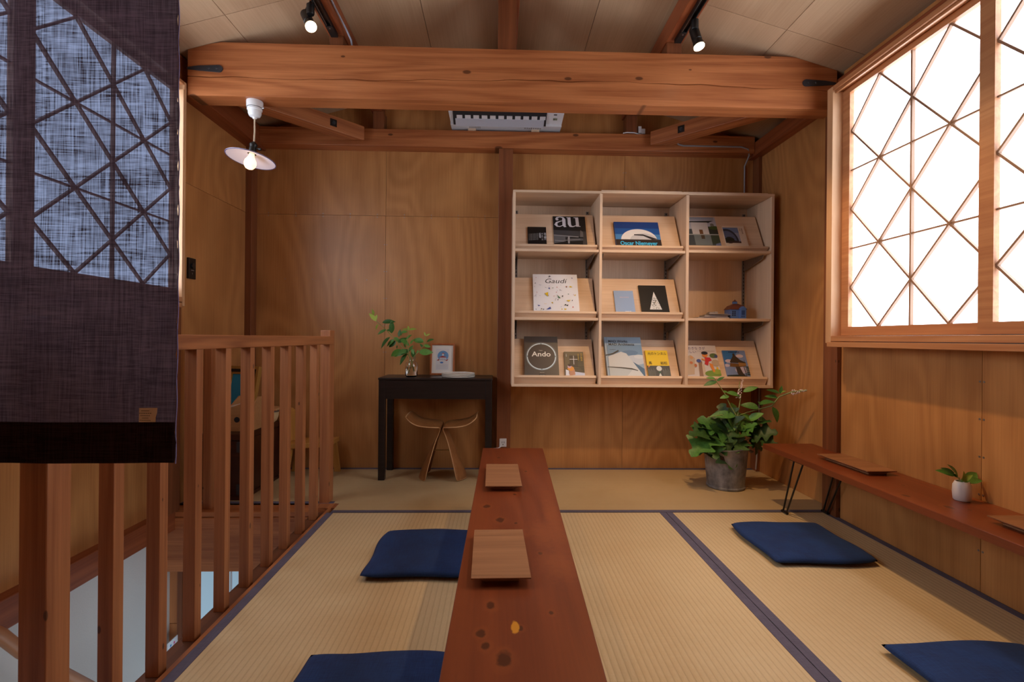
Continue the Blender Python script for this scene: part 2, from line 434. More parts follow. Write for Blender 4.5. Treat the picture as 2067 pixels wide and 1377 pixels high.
for k in range(9):
    for z in (1.774, 1.794):
        MB().lathe([(0.0035, 0), (0.0035, 0.001)], (0, 0, 0), 8).build('nail_head', M['steel'], wall_back, local=True,
              loc=(-1.62 + k * 0.19, YW, z), rot=(math.pi / 2, 0, 0))

for x, z in [(-0.808, 0.25 + 0.19 * k) for k in range(8)] + [(-0.792, 0.25 + 0.19 * k) for k in range(8)] + [(-1.5 + 0.19 * k, 1.33) for k in range(8)] + [(0.89, 2.02), (0.907, 2.02), (0.89, 2.12), (0.907, 2.12)]:
    MB().lathe([(0.0032, 0), (0.0032, 0.001)], (0, 0, 0), 8).build('nail_head', M['steel'], wall_back, local=True, loc=(x, YW, z), rot=(math.pi / 2, 0, 0))
# left wall
wall_left = empty('wall_left', kind='structure', label='wall of plywood sheets beside the stairwell with a lattice window', cat='wall')
box('backing', -1.83, -1.756, -0.6, 3.6, -0.1, zc(-1.756), M['dark_gap'], wall_left)
def left_panel(y0, y1, z0, z1): box('plywood_panel', -1.755, -1.74, y0 + 0.001, y1 - 0.001, z0 + 0.001, z1 - 0.001, M['ply'], wall_left)
left_panel(2.62, 3.53, 0.0, 1.775); left_panel(2.62, 3.53, 1.775, 2.30)
for a, b in ((-0.6, 0.2), (0.2, 0.9), (0.9, 1.76), (1.76, 2.62)): left_panel(a, b, 0.0, 1.075); left_panel(a, b, 2.215, 2.34)
left_panel(-0.6, 0.2, 1.075, 2.215); left_panel(2.577, 2.62, 1.075, 2.215)
# right wall
wall_right = empty('wall_right', kind='structure', label='wall of plywood sheets under the big lattice window behind the bench', cat='wall')
box('backing', 1.872, 1.95, -0.6, 3.6, -0.1, zc(1.95), M['dark_gap'], wall_right)
box('plywood_panel', 1.856, 1.871, 2.66, 3.53, 0.0, 2.33, M['ply'], wall_right)
for a, b in ((-0.6, 0.2), (0.2, 0.88), (0.88, 1.79), (1.79, 2.545)):
    box('plywood_panel', 1.80, 1.815, a + 0.001, b - 0.001, 0, 0.915, M['ply'], wall_right)
    box('plywood_panel', 1.80, 1.815, a + 0.001, b - 0.001, 2.2, 2.34, M['ply'], wall_right)
box('plywood_panel', 1.80, 1.815, -0.6, 0.158, 0.917, 2.2, M['ply'], wall_right); box('plywood_panel', 1.80, 1.815, 0.16, 0.9, 0.917, 2.2, M['ply'], wall_right)
for y in (1.782, 1.798):
    for z in (0.15, 0.36, 0.5, 0.64, 0.78):
        MB().lathe([(0.004, 0), (0.004, 0.001)], n=8).build('nail_head', M['steel'], wall_right, local=True, loc=(1.80, y, z), rot=(0, -math.pi / 2, 0))

M['bar'] = plain(150, 116, 92, 0.5, name='lattice_wood')
wall_front = empty('wall_front', kind='structure', label='plywood wall behind the viewer', cat='wall')
for a, b in ((-1.83, -0.9), (-0.9, 0.05), (0.05, 0.95), (0.95, 1.95)):
    MB().prism([(a, -0.6, 0), (b - 0.002, -0.6, 0), (b - 0.002, -0.6, zc(b)), (a, -0.6, zc(a))], (0, -0.03, 0)).build('wall_panel', M['ply'], wall_front)
box('trim_6', -0.985, -0.8725, 2.70, 2.774, -0.1, 0.001, M['rail_y'], kind='structure', loc=(-0.88, 2.7, 0), label='filler strip beside the end post of the railing', cat='trim')
# windows ------------------------------------------------------------
def clip(p, d, y0, y1, z0, z1):
    t0, t1 = -1e9, 1e9
    for q, e, lo, hi in ((p[0], d[0], y0, y1), (p[1], d[1], z0, z1)):
        if abs(e) < 1e-9:
            if q < lo - 1e-6 or q > hi + 1e-6: return None
        else:
            a, b = (lo - q) / e, (hi - q) / e
            t0 = max(t0, min(a, b)); t1 = min(t1, max(a, b))
    if t1 - t0 < 0.02: return None
    return (p[0] + d[0] * t0, p[1] + d[1] * t0), (p[0] + d[0] * t1, p[1] + d[1] * t1)
def bar(a, b, x, dx, w, parent):
    a = Vector((0, a[0], a[1])); b = Vector((0, b[0], b[1])); t = (b - a).normalized(); n = Vector((0, -t.z, t.y)) * w / 2
    MB().prism([Vector((x, 0, 0)) + p for p in (a + n, a - n, b - n, b + n)], (dx, 0, 0)).build('lattice_bar', M['bar'], parent)
def sash(win, s, xp, yfar, ynear, z0, dy, dz, levels, st_far, st_near, rail):
    """s: +1 glass towards +x. pane rectangle ynear..yfar x z0..z1"""
    z1 = z0 + dz * levels
    f = MB()
    xa, xb = xp - s * 0.022, xp + s * 0.012
    f.box(xa, xb, yfar, yfar + st_far, z0 - rail, z1 + 0.0285); f.box(xa, xb, ynear - st_near, ynear, z0 - rail, z1 + 0.0285)
    f.box(xa, xb, ynear, yfar, z0 - rail, z0); f.box(xa, xb, ynear, yfar, z1, z1 + 0.0285)
    fr = f.build('sash', M['case_y'], win)
    box('frosted_pane', xp, xp + s * 0.004, ynear, yfar, z0, z1, M['pane'], fr)
    slope = dz / 2 / dy
    for k in range(-6, levels + 7):
        for sg in (-1, 1):
            c = clip((yfar, z0 + dz * (k + 0.5)), (-1, sg * slope), ynear, yfar, z0, z1)
            if c: bar(c[0], c[1], xp - s * 0.0005, -s * (0.0135 if sg > 0 else 0.0125), 0.0085, fr)
    for k in range(1, levels):
        c = clip((yfar, z0 + dz * k), (-1, 0), ynear, yfar, z0, z1); bar(c[0], c[1], xp - s * 0.0005, -s * 0.0115, 0.0075, fr)
    c = clip((yfar - 2 * dy, z0), (0, 1), ynear, yfar, z0, z1)
    if c: bar(c[0], c[1], xp - s * 0.0005, -s * 0.0145, 0.0085, fr)
win1 = empty('window_1', kind='structure', label='wide sliding window of bright frosted panes with diamond wooden lattice above the bench', cat='window')
sash(win1, 1, 1.765, 2.42, 1.74, 0.998, 0.18, 0.39, 3, 0.05, 0.04, 0.043)
sash(win1, 1, 1.735, 1.668, 0.99, 0.998, 0.18, 0.39, 3, 0.055, 0.05, 0.043)
box('jamb', 1.69, 1.80, 2.47, 2.512, 0.915, 2.222, M['case'], win1, 0.002)
box('jamb', 1.69, 1.80, 0.90, 0.94, 0.915, 2.222, M['case'], win1, 0.002)
box('head', 1.69, 1.80, 0.94, 2.47, 2.198, 2.222, M['case_y'], win1, 0.002)
box('head_track', 1.702, 1.712, 0.94, 2.47, 2.186, 2.198, M['case_y'], win1)
box('sill', 1.69, 1.80, 0.94, 2.47, 0.925, 0.952, M['case_y'], win1, 0.002)
box('apron', 1.683, 1.80, 0.90, 2.49, 0.897, 0.922, M['case_y'], win1, 0.002)
win2 = empty('window_2', kind='structure', label='lattice window behind the sheer hanging cloth over the stairwell', cat='window')
sash(win2, -1, -1.665, 2.547, 1.80, 1.165, 0.1875, 0.334, 3, 0.012, 0.06, 0.043)
sash(win2, -1, -1.645, 1.70, 0.95, 1.165, 0.1875, 0.334, 3, 0.06, 0.05, 0.043)
box('jamb', -1.74, -1.60, 2.56, 2.577, 1.075, 2.212, M['case'], win2, 0.002)
box('jamb', -1.74, -1.60, 2.552, 2.5595, 1.12, 2.17, M['case'], win2)
box('jamb', -1.74, -1.60, 0.86, 0.90, 1.075, 2.212, M['case'], win2, 0.002)
box('head', -1.74, -1.60, 0.9, 2.56, 2.196, 2.212, M['case_y'], win2, 0.002)
box('sill', -1.74, -1.60, 0.9, 2.56, 1.095, 1.12, M['case_y'], win2, 0.002)
box('apron', -1.74, -1.605, 0.86, 2.577, 1.068, 1.092, M['case_y'], win2, 0.002)
for a, b in ((0.2, 0.86),): left_panel(a, b, 1.075, 2.215)

# timber frame -------------------------------------------------------
def roof_beam():
    root = empty('roof_beam', (0, 2.635, 2.15), label='thick red brown beam with a long drying crack spanning the room', cat='beam')
    xs = [-1.598 + i * (3.385 / 60) for i in range(61)]
    secs = []
    for i, x in enumerate(xs):
        zt = min(2.43, zc(x) - 0.002); zb = 2.155
        zg = 2.262 + 0.012 * math.sin(x * 1.9 + 0.6) + 0.003 * math.sin(x * 13) + 0.002 * math.sin(x * 31)
        dg = 0.018 + 0.008 * math.sin(x * 3.1)
        w = 0.0022 + 0.0014 * math.sin(x * 7.0)
        secs.append([(x, 2.58, zb), (x, 2.58, zg - w), (x, 2.58 + dg, zg), (x, 2.58, zg + w), (x, 2.58, zt), (x, 2.69, zt), (x, 2.69, zb)])
    m = MB(); n = 7
    vs = [p for s in secs for p in s]; fs = []
    for i in range(60):
        for k in range(n): fs.append((i * n + k, i * n + (k + 1) % n, (i + 1) * n + (k + 1) % n, (i + 1) * n + k))
    fs += [tuple(range(n - 1, -1, -1)), tuple(60 * n + k for k in range(n))]
    m.add(vs, fs).build('timber', M['beam'], root)
    for s, x in ((1, 1.60), (-1, -1.42)):
        mm = MB(); pts = []
        for k in range(7):
            a = math.pi / 2 + math.pi * k / 6
            pts.append((x + s * (0.018 + 0.018 * math.cos(a)), 2.574, 2.292 + 0.018 * math.sin(a)))
        pts += [(x + s * 0.12, 2.574, 2.281), (x + s * 0.178, 2.574, 2.287), (x + s * 0.178, 2.574, 2.297), (x + s * 0.12, 2.574, 2.305)]
        mm.prism(pts, (0, 0.006, 0)).build('iron_strap', M['black_iron'], root)
        for bx in (0.03, 0.07):
            MB().lathe([(0.006, 0), (0.004, 0.004)], n=10).build('rivet', M['black_iron'], root, local=True,
                   loc=(x + s * bx, 2.574 - 2.635, 2.293 - 2.15), rot=(math.pi / 2, 0, 0))
    return root
roof_beam()
MB().box(-1.64, 1.79, 3.425, YW, 2.24, 2.357).build('wall_beam', M['beam'], loc=(0, 3.48, 2.24), bevel=0.003,
    label='beam along the top of the back wall under the air conditioner', cat='beam')
def timber(name, b, mat, label, cat, group=None, bev=0.003):
    return box(name, *b, M[mat], bevel=bev, loc=((b[0] + b[1]) / 2, (b[2] + b[3]) / 2, b[4]), label=label, cat=cat, group=group)
timber('purlin', (-0.89, -0.81, -0.6, YW, 2.485, 2.588), 'beam_y', 'ceiling purlin with a grey cable along its side near the pendant lamp', 'beam')
timber('purlin', (0.872, 0.962, -0.6, YW, 2.495, 2.598), 'beam_y', 'ceiling purlin with small clear tape marks above the book shelf side', 'beam')
timber('ridge_beam', (0.0, 0.10, -0.6, YW, 2.71, 2.845), 'beam_y', 'ridge beam at the peak of the ceiling over the king post', 'beam')
timber('king_post', (-0.014, 0.082, 2.588, 2.68, 2.43, 2.71), 'post', 'short post standing on the middle of the big beam', 'post')
timber('strut', (-0.885, -0.815, 2.588, 2.68, 2.43, 2.485), 'post', 'stubby block on the big beam under the purlin with the cable', 'post')
timber('strut', (0.877, 0.957, 2.588, 2.68, 2.43, 2.495), 'post', 'stubby block on the big beam under the purlin behind the black spotlight', 'post')
timber('strut', (-0.875, -0.80, 3.44, YW, 2.357, 2.485), 'post', 'short strut on the wall beam between pendant lamp and air conditioner', 'post')
timber('strut', (0.885, 0.962, 3.44, YW, 2.357, 2.495), 'post', 'short strut on the wall beam beside the white cable box', 'post')
timber('wall_plate', (-1.80, -1.64, -0.6, YW, 2.225, 2.366), 'beam_y', 'dark timber wall plate running over the window by the stairwell', 'beam')
timber('wall_plate', (1.792, 1.94, -0.6, YW, 2.225, 2.318), 'beam_y', 'dark timber wall plate running over the window by the bench', 'beam')
timber('wall_post', (-0.004, 0.093, 3.43, YW + 0.01, 0.0, 2.24), 'post', 'dark post on the back wall between desk and shelf', 'post')
timber('corner_post', (-1.742, -1.698, 3.45, YW + 0.01, 0.0, 2.225), 'post', 'post in the corner behind the old trunk', 'post')
timber('corner_post', (1.832, 1.875, 3.45, YW + 0.01, 0.0, 2.225), 'post', 'post in the corner behind the potted plant', 'post')
timber('wall_post', (-1.745, -1.68, 2.585, 2.68, 0.0, 2.14), 'post', 'wall post at the far end of the stairwell beside the cloth edge', 'post')
timber('wall_post', (1.778, 1.874, 2.548, 2.66, 0.0, 2.15), 'post', 'wall post rising behind the far end of the bench', 'post')
def brace(x0, y0, x1, y1, z, lab):
    a = math.atan2(y1 - y0, x1 - x0); L = math.hypot(x1 - x0, y1 - y0)
    r = empty('angle_brace', (x1, y1, z), (0, 0, a), label=lab, cat='beam')
    s = 1 if x1 > x0 else -1
    m = MB()
    # end cut parallel to the wall beam, top view polygon in local coordinates (x along the brace)
    w = 0.052; c = 1.0 if s > 0 else -1.0
    m.prism([(-L, -w, -0.046), (0.0 + c * w, -w, -0.046), (0.0 - c * w, w, -0.046), (-L, w, -0.046)], (0, 0, 0.092)).build('timber', M['beam'], r, local=True, bevel=0.003)
    yy = -w if s > 0 else w
    sg = -1 if s > 0 else 1
    box('bolt_recess', -0.19, -0.145, yy + sg * 0.001, yy - sg * 0.01, -0.02, 0.022, M['dark_gap'], r, loc=(0, 0, 0)) if False else \
        MB().box(-0.19, -0.145, yy, yy + sg * 0.0015, -0.022, 0.024).build('bolt_recess', M['dark_gap'], r, local=True)
    MB().lathe([(0.012, 0), (0.012, 0.008), (0.007, 0.008), (0.007, 0.014)], n=8).build('bolt', M['black_iron'], r, local=True,
        loc=(-0.168, yy + sg * 0.0015, 0), rot=(math.pi / 2 * (1 if sg < 0 else -1), 0, 0))
brace(-1.60, 2.75, -0.985, 3.365, 2.298, 'diagonal corner brace above the pendant lamp')
brace(1.735, 2.735, 1.105, 3.365, 2.305, 'diagonal corner brace above the top corner of the book shelf')

# stairwell edges and what shows below -----------------------------------
trim = box('trim_1', -1.755, -1.69, -0.6, 2.66, -0.10, 0.012, M['beam_y'], kind='structure', bevel=0.004, loc=(-1.7, 1, 0), label='girder along the wall of the stairwell', cat='trim')
box('trim_2', -1.74, -0.89, 2.655, 2.77, -0.32, -0.035, M['beam'], kind='structure', bevel=0.004, loc=(-1.3, 2.7, -0.3), label='deep beam across the far end of the stairwell', cat='trim')
box('trim_3', -1.74, -0.985, 2.66, 2.774, -0.033, -0.006, M['beam'], kind='structure', bevel=0.002, loc=(-1.3, 2.7, 0), label='ledge board on the beam at the far end of the stairwell', cat='trim')
box('trim_4', -0.985, -0.905, -0.6, 2.86, -0.32, -0.022, M['base_dark'], kind='structure', bevel=0.003, loc=(-0.95, 1, -0.3), label='edge beam that carries the stair railing', cat='trim')
box('trim_5', -0.905, -0.8905, -0.6, 2.774, -0.1, 0.002, M['rail_y'], kind='structure', loc=(-0.9, 1, 0), label='thin edging strip between railing and tatami', cat='trim')
box('wall_lower_left', -1.80, -1.742, -0.6, 4.0, -2.5, -0.1, M['plaster'], kind='structure', label='white plaster wall of the stairwell below', cat='wall')
box('wall_lower_right', -0.985, -0.9, -0.6, 2.7, -2.5, -0.32, M['plaster'], kind='structure', label='hidden plaster wall under the tatami edge', cat='wall')
box('floor_lower', -1.8, -0.9, -0.6, 4.0, -2.56, -2.5, M['lower_wood'], kind='structure', label='floor of the storey below', cat='floor')
wl = empty('wall_lower_back', kind='structure', label='orange plywood wall with a glazed door below the landing', cat='wall')
box('plywood_panel', -1.742, -1.694, 2.70, 2.72, -0.615, -0.32, M['lower_wood'], wl)
box('plywood_panel', -1.742, -1.694, 2.70, 2.72, -2.5, -0.618, M['lower_wood'], wl)
box('door_post', -1.693, -1.668, 2.685, 2.72, -2.5, -0.32, M['post'], wl)
w3 = empty('added_fill_window', kind='structure', label='added unseen glowing window that brightens the storey below', cat='window')  # unseen window, added to brighten the plaster and panels downstairs
M['pane_fill'] = NT('added_fill_pane').set(rgb(240, 244, 250), 0.5, Emission_Color=(0.86, 0.93, 1.0, 1), Emission_Strength=1.0)
box('frosted_pane', -0.994, -0.990, 0.45, 2.55, -1.9, -0.7, M['pane_fill'], w3)
for a in (0.41, 2.55): box('jamb', -1.0, -0.986, a, a + 0.04, -1.94, -0.66, M['case'], w3)
box('sill', -1.0, -0.986, 0.45, 2.55, -1.94, -1.90, M['case'], w3); box('head', -1.0, -0.986, 0.45, 2.55, -0.70, -0.66, M['case'], w3)
wlf = empty('wall_lower_front', kind='structure', label='plaster wall of the storey below behind the viewer', cat='wall')
box('wall_panel', -1.742, -0.986, -0.62, -0.6, -2.5, -0.05, M['plaster'], wlf)
d1 = empty('door_1', kind='structure', label='frosted glass door below the landing', cat='door')
for a, b in ((-1.667, -1.652), (-1.375, -1.335)): box('door_stile', a, b, 2.69, 2.715, -2.5, -0.32, M['lower_wood'], d1)
def lit_glass():
    t = NT('frosted_door_glass'); return t.set(rgb(150, 176, 192), 0.4, Emission_Color=rgb(150, 180, 200), Emission_Strength=0.6)
M['door_glass'] = lit_glass()
box('door_pane', -1.652, -1.375, 2.70, 2.706, -2.5, -0.32, M['door_glass'], d1)
box('door_pane', -1.335, -1.0, 2.70, 2.706, -2.5, -0.32, M['door_glass'], d1)
box('door_pull', -1.420, -1.412, 2.692, 2.70, -2.5, -0.32, M['white'], d1)

# ------------------------------------------------------------------ stair railing
rail = empty('stair_railing', (-0.95, 1.9, -0.022), label='wooden stair railing with square balusters along the tatami edge', cat='railing')
box('newel_post', -0.988, -0.93, 1.0535, 1.112, -0.022, 0.962, M['rail'], rail, 0.003)
box('newel_post', -0.985, -0.93, 2.778, 2.85, -0.022, 0.962, M['rail'], rail, 0.003)
for y in (1.232, 1.397, 1.559, 1.725, 1.892, 2.060, 2.230, 2.402, 2.581):
    box('baluster', -0.967, -0.930, y, y + 0.034, -0.022, 0.884, M['rail'], rail, 0.0015)
box('handrail', -0.972, -0.924, 1.09, 2.815, 0.883, 0.928, M['rail_y'], rail, 0.003)
box('slim_post', -1.576, -1.532, 2.70, 2.752, -0.006, 0.90, M['rail'], bevel=0.003, loc=(-1.55, 2.73, -0.006), label='slim square post on the stairwell ledge in front of the old trunk', cat='post')
m = MB().tube([(-1.62, 1.25, 0.42), (-1.62, 1.48, 0.14), (-1.62, 1.67, -0.062), (-1.62, 1.745, -0.165), (-1.62, 1.94, -0.385), (-1.62, 2.4, -0.90)], 0.021, 12)
m.build('stair_handrail', plain(172, 112, 68, 0.4, name='round_rail_wood'), loc=(-1.66, 1.6, -0.3), smooth=40, label='round wooden handrail going down the stairwell wall', cat='handrail')
sg = empty('restroom_sign', (-1.69, 2.64, -0.72), label='small white projecting sign with blue and pink figures down in the stairwell', cat='sign')
box('plate', -1.692, -1.688, 2.605, 2.695, -0.752, -0.667, M['white'], sg)
for y, c in ((2.628, (70, 150, 210)), (2.656, (220, 90, 150))):
    mm = MB().box(-1.6878, -1.6868, y - 0.007, y + 0.007, -0.735, -0.70).box(-1.6878, -1.6868, y - 0.005, y + 0.005, -0.695, -0.685)
    mm.build('pictogram', plain(*c), sg)

# ------------------------------------------------------------------ sheer hanging cloth
nor = empty('hanging_cloth', (-0.83, 0.95, 0.685), label='sheer purple brown hemp curtain hanging in the foreground before the window', cat='curtain')
def cloth_y(x, z): return 0.95 + 0.002 * math.sin(x * 19 + 1) + 0.001 * math.sin(x * 47) + 0.003 * math.sin(z * 5 + x * 6)
def cloth_grid(x0, x1, z0, z1, nx, nz, dy=0.0):
    m = MB(); vs = []; fs = []
    for j in range(nz + 1):
        for i in range(nx + 1):
            z = z0 + (z1 - z0) * j / nz
            x = x0 + (x1 - x0) * i / nx
            if i == nx: x += 0.0015 * math.sin(z * 90) + 0.001 * math.sin(z * 210)
            vs.append((x, cloth_y(x, z) + dy, z))
    for j in range(nz):
        for i in range(nx):
            a = j * (nx + 1) + i; fs.append((a, a + 1, a + nx + 2, a + nx + 1))
    return m.add(vs, fs)
cloth_grid(-1.07, -0.606, 0.757, 1.98, 40, 120).build('cloth', M['noren'], nor, smooth=180)
cloth_grid(-1.07, -0.606, 0.686, 0.762, 40, 8, -0.0015).build('hem', M['noren_hem'], nor, smooth=180, solid=0.002)
MB().tube([(-0.6055 + 0.0008 * math.sin(z * 0.9), cloth_y(-0.605, 0.684 + z * 0.013) , 0.684 + z * 0.013) for z in range(0, 100)], 0.0012, 5).build('selvedge', plain(120, 116, 160, 0.9, name='loose_thread'), nor)
MB().tube([(-1.15, 0.95, 1.985), (-0.45, 0.95, 1.985)], 0.012, 10).build('rod', M['case'], nor)
tg = cloth_grid(-0.671, -0.641, 0.7625, 0.789, 3, 3, -0.003).build('care_tag', plain(222, 204, 186, 0.8, name="tag_cloth"), nor)
mm = MB()
for k, (a, b) in enumerate(((0.25, 0.75), (0.12, 0.9), (0.2, 0.8), (0.3, 0.7), (0.15, 0.85))):
    z = 0.785 - k * 0.0045
    for i in range(6):
        x = -0.671 + 0.03 * (a + (b - a) * i / 6); mm.box(x, x + 0.03 * (b - a) / 9, 0.9430, 0.9436, z - 0.001, z)
mm.build('tag_print', plain(60, 50, 50), tg)

# ------------------------------------------------------------------ text and print helpers
def text_2d(body, size=1.0, bold=0.0, align='LEFT', shear=0.0, space=1.0, lines=1.0):
    cu = bpy.data.curves.new('t', 'FONT'); cu.body = body; cu.size = size; cu.align_x = align; cu.shear = shear
    cu.space_character = space; cu.space_line = lines; cu.offset = bold; cu.resolution_u = 3
    o = bpy.data.objects.new('t', cu); COL.objects.link(o)
    dg = bpy.context.evaluated_depsgraph_get(); dg.update()
    me = bpy.data.meshes.new_from_object(o.evaluated_get(dg))
    vs = [(v.co.x, v.co.y) for v in me.vertices]; fs = [tuple(p.vertices) for p in me.polygons]
    bpy.data.objects.remove(o); bpy.data.curves.remove(cu); bpy.data.meshes.remove(me)
    return vs, fs
class Print:
    """flat print on a local x-z plane facing -y; normalised coordinates 0..1"""
    def __init__(self, w, h, y, x0=None, z0=0.0, step=0.00012):
        self.w, self.h, self.y = w, h, y; self.x0 = -w / 2 if x0 is None else x0; self.z0 = z0; self.step = step
        self.mb = MB(); self.mats = []; self.k = 0
    def mi(self, c):
        m = plain(*c, 0.45, name='print_ink')
        if m not in self.mats: self.mats.append(m)
        return self.mats.index(m)
    def pt(self, u, v): return (self.x0 + u * self.w, self.y - self.k * self.step, self.z0 + v * self.h)
    def trim(self, pts):
        for ax, lim, sg in ((0, 0.0, 1), (0, 1.0, -1), (1, 0.0, 1), (1, 1.0, -1)):
            out = []
            for i, p in enumerate(pts):
                q = pts[i - 1]; a, b = sg * (q[ax] - lim), sg * (p[ax] - lim)
                if (a < 0) != (b < 0):
                    t = a / (a - b); out.append((q[0] + (p[0] - q[0]) * t, q[1] + (p[1] - q[1]) * t))
                if b >= 0: out.append(p)
            pts = out
            if len(pts) < 3: return []
        return pts
    def poly(self, c, pts):
        pts = self.trim(list(pts))
        if len(pts) < 3: return self
        self.k += 1; self.mb.poly([self.pt(*p) for p in pts], self.mi(c)); return self
    def rect(self, c, a, b, d, e): return self.poly(c, [(a, b), (d, b), (d, e), (a, e)])
    def disc(self, c, cx, cy, rx, ry=None, n=24, a0=0, a1=2 * math.pi):
        ry = ry or rx * self.w / self.h
        return self.poly(c, [(cx + rx * math.cos(a0 + (a1 - a0) * k / n), cy + ry * math.sin(a0 + (a1 - a0) * k / n)) for k in range(n + (0 if a1 - a0 > 6.28 else 1))])
    def ring(self, c, cx, cy, rx, t, n=40, a0=0.0, a1=2 * math.pi):
        self.k += 1; q = self.w / self.h
        ps = []
        for k in range(n + 1):
            a = a0 + (a1 - a0) * k / n
            ps.append([self.pt(cx + r * math.cos(a), cy + r * q * math.sin(a)) for r in (rx - t / 2, rx + t / 2)])
        for i in range(n): self.mb.poly([ps[i][0], ps[i][1], ps[i + 1][1], ps[i + 1][0]], self.mi(c))
        return self
    def stroke(self, c, pts, w):
        """variable width stroke in units of width"""
        self.k += 1; q = self.w / self.h
        ws = w if isinstance(w, (list, tuple)) else [w] * len(pts)
        L = []
        for i, p in enumerate(pts):
            a, b = pts[max(i - 1, 0)], pts[min(i + 1, len(pts) - 1)]
            dx, dy = (b[0] - a[0]), (b[1] - a[1]) / q; l = math.hypot(dx, dy) or 1
            nx, ny = -dy / l * ws[i] / 2, dx / l * ws[i] / 2 * q
            L.append((self.pt(p[0] + nx, p[1] + ny), self.pt(p[0] - nx, p[1] - ny)))
        for i in range(len(L) - 1): self.mb.poly([L[i][0], L[i][1], L[i + 1][1], L[i + 1][0]], self.mi(c))
        return self
    def text(self, c, body, u, v, size, width=None, **k):
        """size = cap height scale in units of h; width squeezes to that share of w"""
        self.k += 1
        vs, fs = text_2d(body, size * self.h, **k)
        if not vs: return self
        sx = 1.0
        if width:
            lo = min(p[0] for p in vs); hi = max(p[0] for p in vs); sx = width * self.w / max(hi - lo, 1e-6)
        b = self.pt(u, v)
        self.mb.add([(b[0] + p[0] * sx, b[1], b[2] + p[1]) for p in vs], fs, self.mi(c)); return self
    def marks(self, c, u, v, n, size, vertical=False, seed=0):
        """lettering too small to read in the photograph: a run of small blocks"""
        q = self.w / self.h; rr = random.Random(seed + n)
        for i in range(n):
            s = size * rr.uniform(0.7, 0.9)
            a, b = (u, v - i * size * q) if vertical else (u + i * size, v)
            self.rect(c, a, b, a + s, b + s * q * 0.45); self.rect(c, a + s * 0.3 * rr.random(), b + s * q * 0.55, a + s * 0.85, b + s * q * 0.85)
        return self
    def build(self, name, parent): return self.mb.build(name, self.mats, parent, local=True)

# ------------------------------------------------------------------ wall shelf
SH = empty('wall_shelf', (0.945, 3.36, 0.615), label='pale plywood wall shelf of nine cells holding face-out books', cat='shelf')
UP = ((0.090, 0.107), (0.653, 0.670), (1.219, 1.238), (1.783, 1.801))
for a, b in UP: box('upright', a, b, 3.19, 3.522, 0.632, 1.868, M['shelf_z'], SH, 0.001)
box('bottom_board', 0.090, 1.801, 3.188, 3.522, 0.615, 0.632, M['shelf'], SH, 0.001)
box('back_panel', 0.107, 1.783, 3.512, 3.529, 0.632, 1.868, M['shelf_z'], SH)
for a, b, z in ((0.090, 0.662, 1.868), (0.662, 1.2285, 1.871), (1.2285, 1.801, 1.869)): box('top_board', a, b, 3.188, 3.522, z, z + 0.016, M['shelf'], SH, 0.001)
box('top_strip', 0.664, 1.19, 3.195, 3.52, 1.887, 1.8925, M['shelf'], SH); box('top_strip', 1.205, 1.76, 3.195, 3.52, 1.885, 1.8905, M['shelf'], SH)
ROWS = {1: 1.506, 2: 1.063, 3: 0.632}
OFFS = {1: 0.012, 2: 0.021, 3: 0.034}
TH = math.atan(0.52); DY, DZ = math.sin(TH), math.cos(TH)
BY = 3.247
for c in range(3):
    x0, x1 = UP[c][1], UP[c + 1][0]
    up = 0.006 if c == 2 else 0.0
    for z in (1.506, 1.063):
        o = box('shelf_board', x0, x1 - 0.004, 3.192, 3.512, z - 0.017 + up, z + up, M['shelf'], SH, 0.001)
        for x in (x0 + 0.018, x1 - 0.026):
            MB().prism([(x - 0.002, 3.50, z - 0.018 + up), (x - 0.002, 3.50, z - 0.085), (x - 0.002, 3.47, z - 0.085), (x - 0.002, 3.25, z - 0.035), (x - 0.002, 3.235, z - 0.018 + up)],
                       (0.004, 0, 0)).build('bracket', M['steel'], SH)
    for x in (x0 + 0.018, x1 - 0.026):
        b = MB().box(x - 0.009, x - 0.003, 3.504, 3.512, 0.68, 1.83).box(x + 0.003, x + 0.009, 3.504, 3.512, 0.68, 1.83).box(x - 0.003, x + 0.003, 3.509, 3.512, 0.68, 1.83)
        for k in range(46): b.box(x - 0.003, x + 0.003, 3.5035, 3.5045, 0.69 + k * 0.025, 0.70 + k * 0.025)
        b.m = [0] * 18 + [1] * (len(b.m) - 18); b.build('shelf_standard', [M['steel'], M['black']], SH)
    for r in (1, 2, 3):
        if c == 2 and r == 2: continue
        z = ROWS[r] + OFFS[r] + (up if r < 3 else 0); L = 0.29
        xa, xb = x0 + 0.002, x1 - 0.012
        b0 = Vector((xa, BY, z)); d = Vector((0, DY, DZ)); n = Vector((0, DZ, -DY))
        p = [b0 - d * 0.012, b0 - d * 0.012 + n * 0.010, b0 + d * L + n * 0.010, b0 + d * L]
        br = MB().prism(p, (xb - xa, 0, 0)).build('display_board', M['shelf'], SH, bevel=0.001)
        p = [b0 - d * 0.013, b0, b0 - n * 0.034, b0 - n * 0.034 + d * 0.003, b0 - n * 0.042 + d * 0.003, b0 - n * 0.042 - d * 0.013]
        MB().prism(p, (xb - xa, 0, 0)).build('ledge', M['shelf'], br)
        MB().prism([b0 - d * 0.012 - n * 0.004, b0 - n * 0.036 - d * 0.012, Vector((xa, BY - 0.018, ROWS[r] + (up if r < 3 else 0) + 0.0008)), Vector((xa, BY + 0.01, ROWS[r] + (up if r < 3 else 0) + 0.0008))],
                   (xb - xa, 0, 0)).build('support_wedge', M['shelf'], br)

